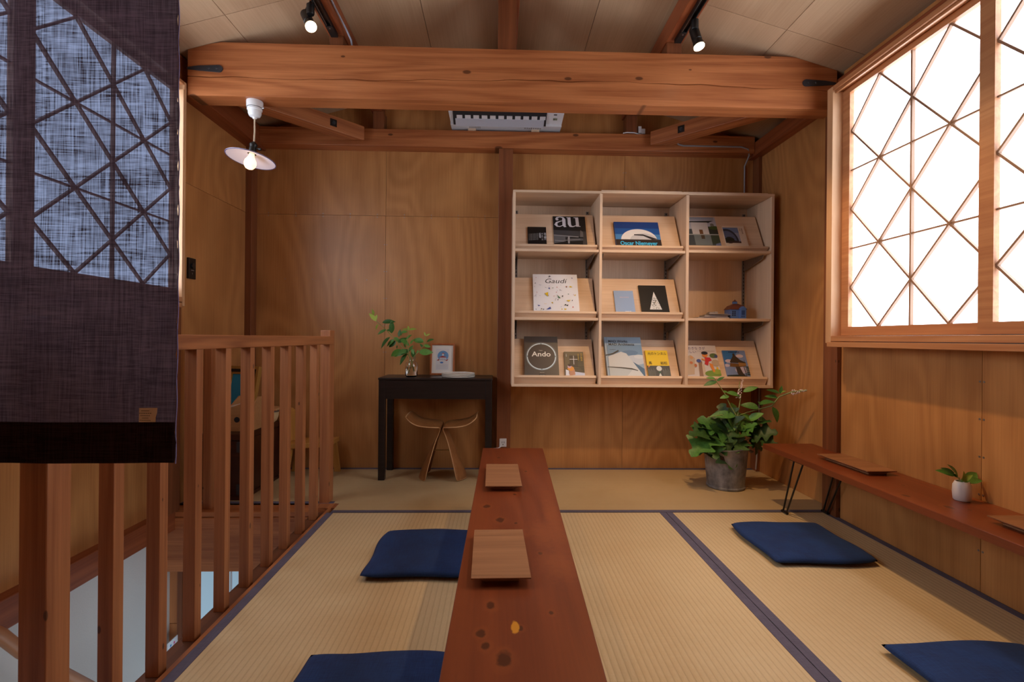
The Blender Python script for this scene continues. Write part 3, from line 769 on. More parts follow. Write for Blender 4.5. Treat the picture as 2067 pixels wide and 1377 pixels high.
# ------------------------------------------------------------------ books on the shelf
def book(label, r, c, x0, x1, h, th, cover, hard=False, spine=None, thing='book'):
    w = x1 - x0
    z = ROWS[r] + OFFS[r] + (0.006 if (c == 2 and r < 3) else 0)
    n = Vector((0, -DZ, DY))
    root = empty(thing, ((x0 + x1) / 2, BY, z) , (-TH, 0, 0), label=label, cat='book', group='books shown face out on the wall shelf')
    root.location = Vector(root.location) + n * 0.0008 + Vector((0, DY, DZ)) * 0.0006
    t = 0.0025 if hard else 0.0006
    e = 0.003 if hard else 0.0
    cm = plain(*cover, 0.4, name='book_cover')
    b = MB().box(-w / 2, w / 2, -th, -th + t, 0, h).box(-w / 2, w / 2, -t, 0, 0, h).box(-w / 2, -w / 2 + t, -th + t, -t, 0, h)
    b.build('cover', plain(*(spine or cover), 0.4, name='book_cover') if spine else cm, root, local=True)
    MB().box(-w / 2 + t, w / 2 - e - 0.0004, -th + t, -t, e, h - e - 0.0004).build('pages', M['paper'], root, local=True)
    p = Print(w, h, -th)
    if spine: p.rect(cover, 0, 0, 1, 1)
    return root, p
# black booklet with white vertical lettering
r, p = book('small black booklet with white vertical lettering in the top corner cell', 1, 0, 0.192, 0.316, 0.172, 0.008, (16, 15, 16))
for i, s in enumerate(('丹下健三', 'ディテール', 'の思考')):
    p.text((225, 228, 235), '\n'.join(s), 0.86 - i * 0.135, 0.63, 0.10 if len(s) < 5 else 0.082, lines=0.86 if len(s) < 5 else 0.85)
for i in range(9):
    for k in range(8): p.rect((150, 150, 150), 0.06 + i * 0.057, 0.62 - k * 0.042, 0.078 + i * 0.057 + 0.004 * (i % 3), 0.645 - k * 0.042 + 0.004 * ((i + k) % 2))
p.build('cover_print', r)
# black and white magazine
r, p = book('black and white architecture magazine with huge serif letters', 1, 0, 0.366, 0.585, 0.268, 0.007, (24, 24, 26))
for q in [((60, 60, 64), [(0, .3), (1, .36), (1, .52), (0, .56)]), ((92, 92, 96), [(0, .14), (.35, .2), (.35, .36), (0, .42)]), ((130, 128, 130), [(0, .38), (.75, .33), (.75, .36), (0, .41)]),
          ((76, 76, 80), [(.4, .2), (.95, .24), (.95, .3), (.4, .3)]), ((150, 148, 150), [(.42, .14), (.47, .14), (.48, .36), (.43, .36)]), ((120, 118, 120), [(.3, .22), (.8, .26), (.8, .28), (.3, .24)]),
          ((140, 138, 140), [(.02, .22), (.3, .2), (.3, .22), (.02, .24)]), ((100, 96, 96), [(.8, .34), (.9, .34), (.9, .5), (.82, .56)]), ((64, 60, 60), [(.86, .05), (1, .05), (1, .45), (.9, .4)])]: p.poly(*q)
g = (206, 202, 210)
p.stroke(g, [(.10, .90), (.13, .955), (.22, .975), (.31, .955), (.335, .90), (.335, .70), (.355, .665), (.40, .665)], [.07, .05, .03, .05, .10, .10, .06, .02])
p.stroke(g, [(.335, .86), (.22, .835), (.11, .79), (.08, .73), (.12, .675), (.20, .665), (.33, .72)], [.02, .03, .06, .10, .05, .03, .02])
p.disc(g, .125, .895, .045)
p.stroke(g, [(.42, .955), (.50, .955), (.50, .75), (.53, .68), (.60, .665), (.70, .70), (.74, .74)], [.02, .10, .10, .08, .035, .03, .02])
p.stroke(g, [(.64, .955), (.74, .955), (.75, .68), (.84, .672)], [.02, .10, .10, .02])
for i in range(26): p.rect((200, 200, 202), .06 + i * .032, .075, .082 + i * .032, .09)
for i in range(20): p.rect((200, 200, 202), .24 + i * .03, .045, .258 + i * .03, .058)
p.build('cover_print', r)
# blue book with white dome
r, p = book('blue hardcover with a white dome photo and large cyan title', 1, 1, 0.775, 1.077, 0.218, 0.018, (28, 84, 160), True)
p.rect((16, 60, 132), 0, .75, 1, 1).rect((70, 130, 190), 0, .32, 1, .52)
p.disc((226, 226, 228), .52, .30, .40, .42, 30, 0, math.pi).disc((196, 198, 204), .62, .30, .30, .26, 24, 0, math.pi)
p.poly((40, 40, 46), [(.42, .52), (.62, .52), (.95, .33), (.8, .32), (.62, .46), (.42, .48)]).rect((44, 34, 34), 0, 0, 1, .32)
p.text((60, 190, 240), 'Oscar Niemeyer', 0.09, 0.11, 0.2, width=0.82, bold=0.001); p.build('cover_print', r)
# white building reflected in water
r, p = book('tall catalogue showing a white building mirrored in a pond', 1, 2, 1.262, 1.481, 0.273, 0.006, (70, 78, 84))
p.rect((178, 184, 200), 0, .62, 1, 1).rect((150, 160, 180), 0, .92, .95, 1.0).poly((40, 44, 46), [(0, .86), (.95, .89), (.8, .84), (.78, .82), (0, .83)])
p.rect((206, 204, 208), .2, .46, .72, .83).rect((50, 50, 44), .72, .46, 1, .7).disc((64, 84, 40), .9, .66, .16, .06).disc((120, 120, 110), .86, .75, .06)
p.rect((120, 84, 56), .42, .46, .53, .60).rect((160, 166, 168), 0, .43, 1, .46).rect((116, 126, 130), .22, .12, .74, .43).rect((84, 70, 56), .44, .31, .55, .43).rect((60, 70, 54), .74, .16, 1, .43)
p.rect((70, 78, 80), .1, 0, .8, .12).poly((110, 124, 160), [(.8, 0), (1, 0), (1, .2), (.85, .16)])
p.marks((216, 216, 216), 0.56, 0.03, 5, 0.06); p.build('cover_print', r)
# cream book with arch photo
r, p = book('cream paperback with a photo of a big round arch', 1, 2, 1.516, 1.664, 0.196, 0.010, (224, 206, 186))
p.rect((112, 134, 176), .0, .28, .70, .93).rect((150, 160, 188), .35, .30, .70, .7)
p.disc((44, 50, 66), .12, .32, .50, .55, 26, 0, math.pi).rect((224, 206, 186), -.0, .0, 1, .28).disc((92, 106, 140), .12, .36, .40, .42, 26, 0, math.pi * .9)
p.disc((30, 34, 24), .2, .38, .22, .14).rect((60, 44, 42), .0, .26, .70, .33)
for k in range(4): p.stroke((50, 56, 72), [(.02, .45 + k * .09), (.5 - k * .06, .45 + k * .09)], .008)
p.marks((120, 96, 70), .84, .86, 5, .065, True).marks((150, 126, 96), .75, .86, 3, .055, True); p.build('cover_print', r)
# white book with coloured flecks
r, p = book('large white book scattered with coloured flecks and a handwritten title', 2, 0, 0.233, 0.534, 0.303, 0.022, (226, 226, 232), True)
p.text((30, 28, 30), 'Gaudí', .25, .765, .17, width=.5, shear=.25)
rnd = random.Random(5)
cols = [(30, 34, 40), (36, 60, 140), (20, 100, 60), (216, 180, 30), (190, 40, 40), (90, 90, 100), (30, 34, 40)]
for i in range(64):
    u, v = rnd.uniform(.04, .95), rnd.uniform(.04, .95)
    if .2 < u < .8 and .7 < v < .92: continue
    s = rnd.uniform(.008, .028); a = rnd.uniform(0, 6.28)
    if i % 3: p.poly(cols[i % 7], [(u + s * math.cos(a + k * 2.2) * (1.8 if k == 0 else 1), v + s * math.sin(a + k * 2.2) * (1.8 if k == 0 else 1)) for k in range(3)])
    else: p.stroke(cols[(i * 5) % 7], [(u, v), (u + s * math.cos(a), v + s * math.sin(a)), (u + 2 * s * math.cos(a + .6), v + 2 * s * math.sin(a + .6))], .005)
for c_, t_ in (((216, 180, 30), [(.25, .48), (.33, .52), (.32, .40)]), ((20, 100, 60), [(.52, .46), (.6, .36), (.56, .36)]), ((36, 60, 140), [(.27, .07), (.36, .14), (.38, .09)]), ((216, 180, 30), [(.72, .31), (.82, .32), (.78, .27)])): p.poly(c_, t_)
tag(p.build('cover_print', r), kind='stuff')
# pale blue notebook
r, p = book('small pale blue paperback without a picture', 2, 1, 0.777, 0.908, 0.186, 0.009, (150, 176, 214))
p.marks((200, 186, 200), .28, .70, 6, .08).marks((236, 238, 240), .48, .11, 5, .06); p.build('cover_print', r)
# black book with white triangle
r, p = book('matt black book with a white speckled triangle', 2, 1, 0.950, 1.135, 0.229, 0.012, (20, 19, 20))
p.poly((226, 226, 226), [(.30, .17), (.74, .17), (.53, .78)])
for i in range(46):
    v = rnd.uniform(.18, .55); half = .21 * (1 - (v - .17) / .61); u = .52 + rnd.uniform(-half, half) * .85
    p.rect((30, 30, 30) if i % 4 else (120, 110, 60), u - .012, v, u + .016, v + .012)
p.stroke((60, 60, 60), [(.06, .9), (.6, .9)], .006); p.build('cover_print', r)
# grey book with glowing ring
r, p = book('big grey concrete cover with a glowing ring and white title', 3, 0, 0.177, 0.403, 0.292, 0.03, (88, 80, 74), True)
p.disc((104, 98, 94), .5, .5, .47).ring((150, 166, 172), .5, .49, .42, .05).disc((84, 74, 68), .5, .49, .40)
for k in range(4): p.ring((226, 240, 244), .5, .49, .415, .022, 14, k * math.pi / 2 + .06, (k + 1) * math.pi / 2 - .06)
p.text((240, 234, 222), 'Ando', .22, .49, .17, width=.56, bold=.0008).text((210, 200, 190), 'Tadao', .43, .625, .035)
p.rect((20, 18, 18), .42, .0, .60, .05).text((220, 220, 220), 'TASCHEN', .435, .014, .03, width=.15).marks((190, 180, 170), .44, .085, 6, .022); p.build('cover_print', r)
# small olive paperback
r, p = book('small olive paperback with a white cross and an orange figure', 3, 0, 0.445, 0.574, 0.188, 0.012, (88, 78, 60))
p.rect((58, 50, 44), .26, .42, .68, .85).poly((70, 66, 52), [(.68, .42), (1, .2), (1, .85), (.68, .85)]).stroke((236, 232, 232), [(.27, .70), (.68, .70)], .025).stroke((236, 232, 232), [(.48, .84), (.48, .50)], .025)
for k in range(4): p.poly((46, 42, 36), [(.3 + .05 * k, .42 - .06 * k), (1, .42 - .06 * k), (1, .39 - .06 * k), (.3 + .05 * k, .39 - .06 * k)])
p.poly((200, 206, 226), [(0, 0), (1, 0), (1, .17), (.5, .22), (0, .06)]).poly((196, 140, 112), [(.22, .06), (.52, .1), (.50, .3), (.36, .36), (.22, .26)]).disc((226, 150, 62), .3, .34, .17, .09)
p.disc((206, 170, 190), .24, .42, .1).disc((50, 36, 32), .25, .47, .09, .05).poly((224, 226, 236), [(.02, .04), (.2, .02), (.2, .26), (.04, .3)])
p.text((214, 178, 80), '\n'.join('光の教会'), .83, .87, .085, lines=.9).marks((214, 178, 80), .70, .88, 6, .065, True).marks((190, 190, 190), .08, .88, 3, .06, True); p.build('cover_print', r)
# pale blue sky book
r, p = book('large pale blue hardcover showing a white sweeping building under clouds', 3, 1, 0.722, 0.971, 0.294, 0.028, (146, 172, 196), True)
p.rect((116, 150, 182), .06, .5, 1, .8).disc((196, 204, 214), .8, .42, .3, .12).disc((96, 130, 166), .66, .6, .22, .06).disc((210, 216, 222), .9, .5, .14, .05).disc((150, 176, 200), .85, .86, .2, .06)
p.poly((66, 104, 136), [(.6, .44), (1, .2), (1, 0), (.55, .3)]).poly((206, 210, 212), [(.06, .5), (.42, .62), (.56, .58), (.98, .0), (.06, 0)]).poly((186, 194, 198), [(.06, .26), (.7, .2), (.5, .0), (.06, .0)])
p.stroke((44, 42, 38), [(.0, .53), (.2, .57), (.36, .65)], [.03, .04, .045]).stroke((50, 48, 42), [(.02, .24), (.4, .22), (.66, .195), (.82, .155)], [.02, .035, .04, .02])
p.text((24, 28, 34), 'MAD Works', .10, .86, .085, width=.52, bold=.0003).text((24, 28, 34), 'MAD Architects', .10, .78, .085, width=.70, bold=.0003).marks((60, 70, 80), .12, .67, 8, .02)
p.stroke((96, 120, 140), [(.055, 0), (.055, 1)], .006); p.build('cover_print', r)
# yellow book
r, p = book('bright yellow paperback with black lettering and a grey tunnel photo', 3, 1, 0.996, 1.147, 0.203, 0.012, (238, 200, 10))
p.rect((74, 74, 70), 0, .0, 1, .44).disc((220, 224, 220), .52, .34, .12, .09).poly((220, 224, 220), [(.44, .02), (.62, .02), (.54, .2)])
for k in range(9): p.stroke((130, 132, 122), [(.05 + k * .035, .04), (.05 + k * .035, .34 - (k % 3) * .04)], .012); p.stroke((130, 132, 122), [(.68 + k * .035, .04), (.68 + k * .035, .34 - (k % 3) * .04)], .012)
p.disc((60, 96, 70), .52, .2, .05); p.text((50, 44, 20), '光のトンネル', .09, .83, .125, width=.84).text((50, 44, 20), '馬', .08, .49, .12).text((50, 44, 20), '岩松', .60, .49, .12)
p.poly((240, 150, 40), [(.05, .36), (.14, .44), (.05, .44)]); p.build('cover_print', r)
# picture book
r, p = book('white picture book with a drawn child in a red shirt', 3, 2, 1.262, 1.486, 0.246, 0.009, (214, 208, 212))
p.text((56, 34, 110), 'おおきな きが', .04, .87, .10, width=.62).text((56, 34, 110), 'ほしい', .04, .76, .10, width=.32)
for k in range(16): p.rect((150, 140, 150), .40 + k * .034, .815, .425 + k * .034, .825)
p.poly((196, 176, 156), [(0, .1), (.2, .12), (.3, .6), (.18, .7), (0, .62)]).poly((150, 120, 100), [(.34, .04), (.46, .04), (.5, .5), (.4, .56)]).poly((206, 190, 172), [(.46, .1), (.56, .1), (.54, .4), (.48, .44)])
p.disc((120, 150, 60), .78, .14, .26, .1).disc((150, 170, 70), .9, .2, .14, .07).disc((90, 110, 60), .88, .68, .12, .07).disc((60, 70, 120), .95, .66, .05).disc((190, 168, 144), .9, .46, .12, .1)
p.disc((226, 140, 60), .62, .70, .085, .075).disc((24, 26, 40), .62, .755, .10, .05).poly((196, 40, 48), [(.60, .63), (.76, .62), (.80, .53), (.7, .5), (.66, .38), (.56, .42), (.6, .54)])
p.poly((226, 140, 60), [(.50, .55), (.6, .52), (.6, .56), (.5, .6)]).poly((226, 140, 60), [(.70, .46), (.80, .42), (.84, .2), (.78, .18), (.72, .34)]).disc((210, 160, 110), .2, .62, .05).disc((70, 90, 170), .40, .52, .07, .05).disc((200, 120, 70), .16, .46, .05, .04)
p.disc((224, 180, 40), .92, .30, .03, .04).disc((190, 110, 60), .28, .38, .04, .05); p.build('cover_print', r)
# treehouse photo
r, p = book('paperback with a photo of a thatched tower against blue sky', 3, 2, 1.526, 1.682, 0.208, 0.010, (120, 140, 186))
p.poly((50, 110, 176), [(0, .5), (.5, .8), (.7, 1), (0, 1)]).disc((206, 190, 200), .72, .8, .16, .06).disc((200, 186, 204), .2, .62, .16, .06).disc((190, 180, 204), .7, .3, .3, .12).disc((196, 186, 206), .08, .46, .12, .05)
p.poly((60, 46, 34), [(.24, .60), (.42, .80), (.42, .88), (.5, .9), (.54, .8), (.70, .66), (.94, .56), (.9, .53), (.26, .56)]).poly((110, 76, 40), [(.24, .55), (.6, .52), (.92, .55), (.92, .44), (.6, .40), (.2, .42)]).poly((150, 110, 60), [(.6, .57), (.92, .54), (.92, .46), (.6, .44)])
p.poly((60, 48, 42), [(.44, .42), (.62, .42), (.7, .2), (.9, .0), (.55, .0), (.46, .2)]).stroke((40, 34, 34), [(.8, .42), (.84, .0)], .03).stroke((50, 44, 40), [(.88, .56), (.87, .66)], .015).poly((36, 46, 40), [(0, 0), (1, 0), (1, .06), (.5, .14), (0, .12)])
for k in range(5): p.disc((36, 60, 52), .96, .40 - k * .065, .11, .025)
p.marks((30, 40, 70), .26, .92, 7, .07); p.build('cover_print', r)

# ------------------------------------------------------------------ lamps
def aim(o, target):
    d = Vector(target) - Vector(o.location)
    o.rotation_euler = d.to_track_quat('-Z', 'Y').to_euler()
def spot_lamp(label, x, y, zt, head, target, watts, cone=100, blend=0.6, colour=LAMP_WARM):
    """adapter on the track, stem, swivel, head with a glowing lens; head = lens centre"""
    root = empty('track_spotlight', (x, y, zt), label=label, cat='spotlight', group='black spotlights on the ceiling tracks')
    d = (Vector(target) - Vector(head)).normalized()
    h = Vector(head)
    MB().lathe([(0.016, -0.045), (0.018, -0.04), (0.018, 0.0)], (x, y, zt), 16).build('adapter', M['black'], root, smooth=40)
    piv = h - d * 0.118
    MB().tube([(x, y, zt - 0.04), (x, y, piv.z + 0.012), tuple(piv)], 0.006, 8).build('stem', M['black'], root, smooth=60)
    MB().tube([tuple(piv + Vector((0, -0.008, 0))), tuple(piv + Vector((0, 0.008, 0)))], 0.011, 10).build('swivel', M['steel'], root, smooth=40)
    MB().tube([tuple(h - d * 0.108), tuple(h - d * 0.104), tuple(h - d * 0.04), tuple(h - d * 0.038), tuple(h - d * 0.004)], [0.018, 0.023, 0.023, 0.021, 0.028], 20).build('head', M['black'], root, smooth=40)
    lm = NT('warm_lamp_lens').set(rgb(255, 240, 214), 0.3, Emission_Color=(1.0, 0.78, 0.5, 1), Emission_Strength=14.0)
    MB().tube([tuple(h - d * 0.0035), tuple(h + d * 0.001)], 0.0255, 20).build('lens', lm, root)
    ld = bpy.data.lights.new('spot_light', 'SPOT'); ld.energy = watts; ld.color = colour; ld.spot_size = math.radians(cone); ld.spot_blend = blend; ld.shadow_soft_size = 0.025
    lo = bpy.data.objects.new('spot_light', ld); COL.objects.link(lo); lo.location = h + d * 0.006
    aim(lo, Vector(lo.location) + d); lo.parent = root; lo.matrix_parent_inverse = Matrix.Translation(root.location).inverted()
    return root
def track(label, x, y0, y1, z):
    t = empty('lighting_track', (x, (y0 + y1) / 2, z), label=label, cat='lighting track')
    MB().box(x - 0.017, x - 0.012, y0, y1 - 0.09, z - 0.018, z).box(x + 0.012, x + 0.017, y0, y1 - 0.09, z - 0.018, z).box(x - 0.012, x + 0.012, y0, y1 - 0.09, z - 0.004, z).build('rail', M['black'], t)
    box('end_feed', x - 0.018, x + 0.018, y1 - 0.09, y1, z - 0.02, z, M['black'], t, 0.002)
    box('conductor', x - 0.010, x - 0.008, y0, y1 - 0.092, z - 0.016, z - 0.0045, M['steel'], t)
    MB().lathe([(0.004, -0.0015), (0.004, 0)], (x, y1 - 0.075, z - 0.02), 8).build('screw', M['steel'], t)
track('black lighting track under the purlin with the grey cable', -0.853, 0.3, 2.575, 2.485)
track('black lighting track under the purlin above the book shelf side', 0.925, 0.3, 2.565, 2.495)
spot_lamp('black spotlight glowing straight towards the viewer beside the purlin', -0.885, 2.33, 2.468, (-0.885, 2.34, 2.372), (0.15, 1.35, 0.3), 22, 95)
spot_lamp('black spotlight hanging before the beam and tilted towards the bench', 0.942, 2.38, 2.478, (0.962, 2.372, 2.345), (1.36, 1.85, 0.2), 78, 100)
spot_lamp('spotlight on the shelf-side track nearest the viewer aimed at the books', 0.925, 1.9, 2.478, (0.925, 1.935, 2.36), (0.95, 3.3, 0.98), 52, 58, 0.8)

pend = empty('pendant_lamp', (-1.285, 2.635, 1.80), label='old pendant lamp with white saucer shade and lit bulb under the beam', cat='lamp')
px, py = -1.285, 2.635
MB().lathe([(0.040, 0.0), (0.041, -0.003), (0.040, -0.034)], (px, py, 2.155), 24).build('ceiling_rose', M['porcelain'], pend, smooth=40)
MB().lathe([(0.0385, -0.034), (0.0385, -0.036)], (px, py, 2.155), 24).build('joint_line', M['grey_dark'], pend)
MB().lathe([(0.037, -0.036), (0.037, -0.046), (0.033, -0.050), (0.032, -0.066), (0.026, -0.078), (0.012, -0.084), (0.008, -0.092)], (px, py, 2.155), 24).build('rose_cup', M['porcelain'], pend, smooth=40)
MB().tube([(px + 0.04, py - 0.006, 2.118), (px + 0.052, py - 0.008, 2.118)], 0.003, 6).build('clip', M['steel'], pend)
MB().tube([(px, py, 2.066), (px + 0.001, py, 2.0), (px - 0.002, py, 1.94)], 0.0042, 8).build('cord', plain(196, 176, 150, 0.8, name='cloth_cord'), pend, smooth=60)
pr = empty('tilted_head', (px - 0.002, py, 1.94), (0.05, 0.13, 0), parent=None)
bpy.data.objects.remove(pr)
TILT = Matrix.Translation((px - 0.002, py, 1.94)) @ Euler((-0.10, 0.12, 0)).to_matrix().to_4x4()
def tl(mb):
    mb.v = [tuple(TILT @ Vector(p)) for p in mb.v]; return mb
tl(MB().lathe([(0.006, 0.004), (0.010, 0.0), (0.019, -0.008), (0.021, -0.016), (0.017, -0.026), (0.018, -0.03), (0.018, -0.052), (0.034, -0.057), (0.034, -0.062), (0.02, -0.062)], n=24)).build('socket', M['black'], pend, smooth=40)
tl(MB().tube([(0.018, 0, -0.03), (0.03, 0, -0.031)], 0.003, 6).tube([(0.03, 0, -0.031), (0.042, 0, -0.032)], 0.0075, 8)).build('turn_switch', M['black'], pend)
sh = tl(MB().lathe([(0.022, -0.060), (0.05, -0.066), (0.085, -0.078), (0.118, -0.090), (0.121, -0.0905), (0.121, -0.093), (0.116, -0.0925), (0.084, -0.081), (0.05, -0.069), (0.022, -0.064)], n=48, close=True)).build('shade', plain(214, 206, 220, 0.3, name='milk_glass_shade'), pend, smooth=50)
tl(MB().tube([(0.119 * math.cos(a * math.pi / 24), 0.119 * math.sin(a * math.pi / 24), -0.092) for a in range(49)], 0.0025, 6, caps=False)).build('shade_rim', plain(70, 66, 110, 0.3, name='blue_rim'), sh, smooth=60)
bulb_m = NT('warm_bulb').set(rgb(255, 236, 206), 0.3, Emission_Color=(1.0, 0.66, 0.34, 1), Emission_Strength=1.7)
tl(MB().lathe([(0.013, -0.060), (0.014, -0.075), (0.020, -0.088), (0.028, -0.102), (0.030, -0.116), (0.027, -0.130), (0.018, -0.142), (0.006, -0.147), (0.0, -0.1475)], n=24)).build('bulb', bulb_m, pend, smooth=180)
pl = bpy.data.lights.new('bulb_light', 'POINT'); pl.energy = 0.22; pl.color = LAMP_WARM; pl.shadow_soft_size = 0.032
plo = bpy.data.objects.new('bulb_light', pl); COL.objects.link(plo); plo.location = TILT @ Vector((0, 0, -0.185)); plo.parent = pend
plo.matrix_parent_inverse = Matrix.Translation(pend.location).inverted()

# ------------------------------------------------------------------ air conditioner
ac = empty('air_conditioner', (0.045, 3.40, 2.375), label='white wall air conditioner tucked behind the big beam', cat='air conditioner')
prof = [(3.528, 2.66), (3.528, 2.386), (3.46, 2.378), (3.395, 2.383), (3.395, 2.40), (3.31, 2.436), (3.275, 2.462), (3.268, 2.50), (3.272, 2.62), (3.30, 2.66)]
inset = [0.018, 0.018, 0.018, 0.015, 0.015, 0.008, 0.003, 0.0, 0.0, 0.006]
def ac_body(x0, x1, m):
    n = len(prof); vs = [(x0 + i, y, z) for (y, z), i in zip(prof, inset)] + [(x1 - i, y, z) for (y, z), i in zip(prof, inset)]
    m.add(vs, [tuple(range(n)), tuple(range(2 * n - 1, n - 1, -1))] + [(i, n + i, n + (i + 1) % n, (i + 1) % n) for i in range(n)])
    return m
ac_body(-0.352, 0.44, MB()).build('body', M['white'], ac, bevel=0.003)
MB().prism([(-0.315, 3.392, 2.3815), (-0.315, 3.300, 2.434), (-0.315, 3.302, 2.444), (-0.315, 3.392, 2.405)], (0.63, 0, 0)).build('outlet_slot', M['grey_dark'], ac)
MB().prism([(-0.30, 3.400, 2.376), (-0.30, 3.345, 2.400), (-0.30, 3.345, 2.405), (-0.30, 3.400, 2.381)], (0.60, 0, 0)).build('flap', plain(196, 204, 220, 0.35, name='ac_flap'), ac)
for k in range(11):
    x = -0.29 + k * 0.056
    MB().prism([(x, 3.345, 2.404), (x, 3.322, 2.416), (x, 3.33, 2.424), (x, 3.35, 2.412)], (0.038, 0, 0)).build('vane', M['white'], ac)
MB().prism([(-0.31, 3.312, 2.4285), (-0.31, 3.302, 2.433), (-0.31, 3.302, 2.440), (-0.31, 3.312, 2.438)], (0.62, 0, 0)).build('upper_flap', M['white'], ac)
MB().prism([(0.363, 3.325, 2.4285), (0.363, 3.29, 2.4492), (0.363, 3.29, 2.4502), (0.363, 3.325, 2.4302)], (0.022, 0, 0)).build('display', M['grey_dark'], ac)
mm = MB()
for x in (0.362, 0.372, 0.382):
    mm.prism([(x, 3.36, 2.4105), (x, 3.345, 2.4172), (x, 3.345, 2.4182), (x, 3.36, 2.4115)], (0.006, 0, 0))
mm.build('indicator', plain(90, 120, 90), ac)
for x0, w in ((-0.21, 0.08), (0.17, 0.12)):
    mm = MB()
    for k in range(8):
        for j in range(3): mm.box(x0 + k * w / 8, x0 + k * w / 8 + w / 12, 3.405 + j * 0.012, 3.411 + j * 0.012, 2.3808 - j * 0.0009, 2.3825 - j * 0.0009)
    mm.build('fine_print', plain(120, 116, 116), ac)
for x in (-0.22, 0.22): box('wedge', x, x + 0.055, 3.44, 3.49, 2.357, 2.3785, M['shelf'], ac)
cb = empty('cable_box', (1.0, 3.47, 2.362), label='small white cable box on the wall beam with a short white lead', cat='junction box')
box('housing', 0.972, 0.995, 3.45, 3.49, 2.375, 2.423, M['white'], cb, 0.002); box('clip', 0.995, 1.022, 3.452, 3.488, 2.372, 2.407, M['white'], cb, 0.002)
box('foot', 0.985, 1.012, 3.46, 3.485, 2.3575, 2.376, M['white'], cb)
MB().tube([(0.86, 3.432, 2.363), (0.89, 3.431, 2.369), (0.94, 3.432, 2.368), (0.985, 3.445, 2.362)], 0.004, 8).build('lead', M['white'], cb, smooth=60)
MB().tube([(1.22, 3.40, 2.295), (1.245, 3.41, 2.283), (1.28, 3.419, 2.279), (1.69, 3.419, 2.279), (1.74, 3.422, 2.266), (1.763, 3.45, 2.232), (1.766, 3.52, 2.18), (1.768, 3.524, 1.90)], 0.0055, 10).build(
    'conduit', plain(150, 150, 156, 0.5, name='grey_conduit'), loc=(1.5, 3.42, 2.28), smooth=60, label='grey conduit along the wall beam dropping behind the shelf', cat='conduit')
MB().tube([(1.845, 3.44, 0.61), (1.845, 3.44, 0.35), (1.835, 3.44, 0.16), (1.82, 3.43, 0.02)], 0.0055, 8).build(
    'power_cable', plain(150, 140, 140, 0.5, name='grey_cable'), loc=(1.84, 3.44, 0.0), smooth=60, label='grey cable in the corner running down behind the plant', cat='cable')
MB().tube([(-0.798, 1.9, 2.52), (-0.80, 2.45, 2.515), (-0.79, 2.56, 2.50), (-0.777, 2.6, 2.47), (-0.772, 2.605, 2.432)], 0.0048, 8).build(
    'ceiling_cable', plain(150, 156, 170, 0.5, name='grey_flex'), loc=(-0.8, 2.4, 2.5), smooth=60, label='grey cable clipped along the purlin and dropping to the beam', cat='cable')
ou = empty('wall_outlet', (0.042, 3.428, 0.175), label='white wall outlet low on the dark post beside the desk', cat='outlet')
box('plate', 0.017, 0.066, 3.423, 3.43, 0.175, 0.232, M['white'], ou, 0.002)
for z in (0.20,): 
    for x in (0.034, 0.048): box('slot', x, x + 0.003, 3.4224, 3.4232, z, z + 0.013, M['grey_dark'], ou)
box('earth_hole', 0.038, 0.045, 3.4224, 3.4232, 0.188, 0.194, M['grey_dark'], ou)
MB().tube([(0.03, 3.42, 0.18), (0.01, 3.415, 0.168), (-0.03, 3.41, 0.165), (-0.06, 3.41, 0.15)], 0.004, 8).build('plug_lead', M['white'], ou, smooth=60)
sw = empty('wall_switch', (-1.738, 2.845, 1.245), label='black rectangular wall switch with a dial beside the window casing', cat='switch')
box('plate', -1.741, -1.727, 2.815, 2.88, 1.245, 1.362, M['black'], sw, 0.002)
MB().tube([(-1.728, 2.848, 1.318), (-1.719, 2.848, 1.318)], 0.016, 20).build('dial', plain(30, 30, 32, 0.3, name='dial'), sw, smooth=40)
box('mark', -1.7275, -1.7262, 2.835, 2.862, 1.292, 1.2935, M['white'], sw); box('mark', -1.7275, -1.7262, 2.845, 2.849, 1.27, 1.28, M['steel'], sw)

# ------------------------------------------------------------------ desk and what stands on it
dk = empty('writing_desk', (-0.40, 3.36, 0), label='narrow black wooden desk with square legs against the back wall', cat='desk')
box('top', -0.77, -0.033, 3.215, 3.515, 0.650, 0.664, M['desk'], dk, 0.003)
box('front_apron', -0.727, -0.078, 3.222, 3.24, 0.527, 0.650, M['desk'], dk, 0.002)
box('side_apron', -0.766, -0.752, 3.262, 3.47, 0.54, 0.650, M['desk'], dk, 0.002); box('side_apron', -0.052, -0.038, 3.262, 3.47, 0.54, 0.650, M['desk'], dk, 0.002)
for x in (-0.767, -0.078):
    for y in (3.220, 3.468): box('leg', x, x + 0.042, y, y + 0.042, 0.0, 0.650, M['desk'], dk, 0.003)
# plates
for k in range(3):
    z = 0.6642 + k * 0.0092
    MB().lathe([(0.100, 0.0), (0.108, 0.001), (0.111, 0.004), (0.111, 0.0085), (0.1095, 0.009), (0.108, 0.005), (0.10, 0.003), (0.0, 0.0025)], (-0.263, 3.335, z), 48).build(
        'plate', plain(222, 216, 204, 0.3, name='cream_glaze'), loc=(-0.263, 3.335, z), smooth=50,
        label=('lowest', 'middle', 'topmost')[k] + ' plate of the stack of cream plates on the black desk', cat='plate', group='cream plates on the desk')
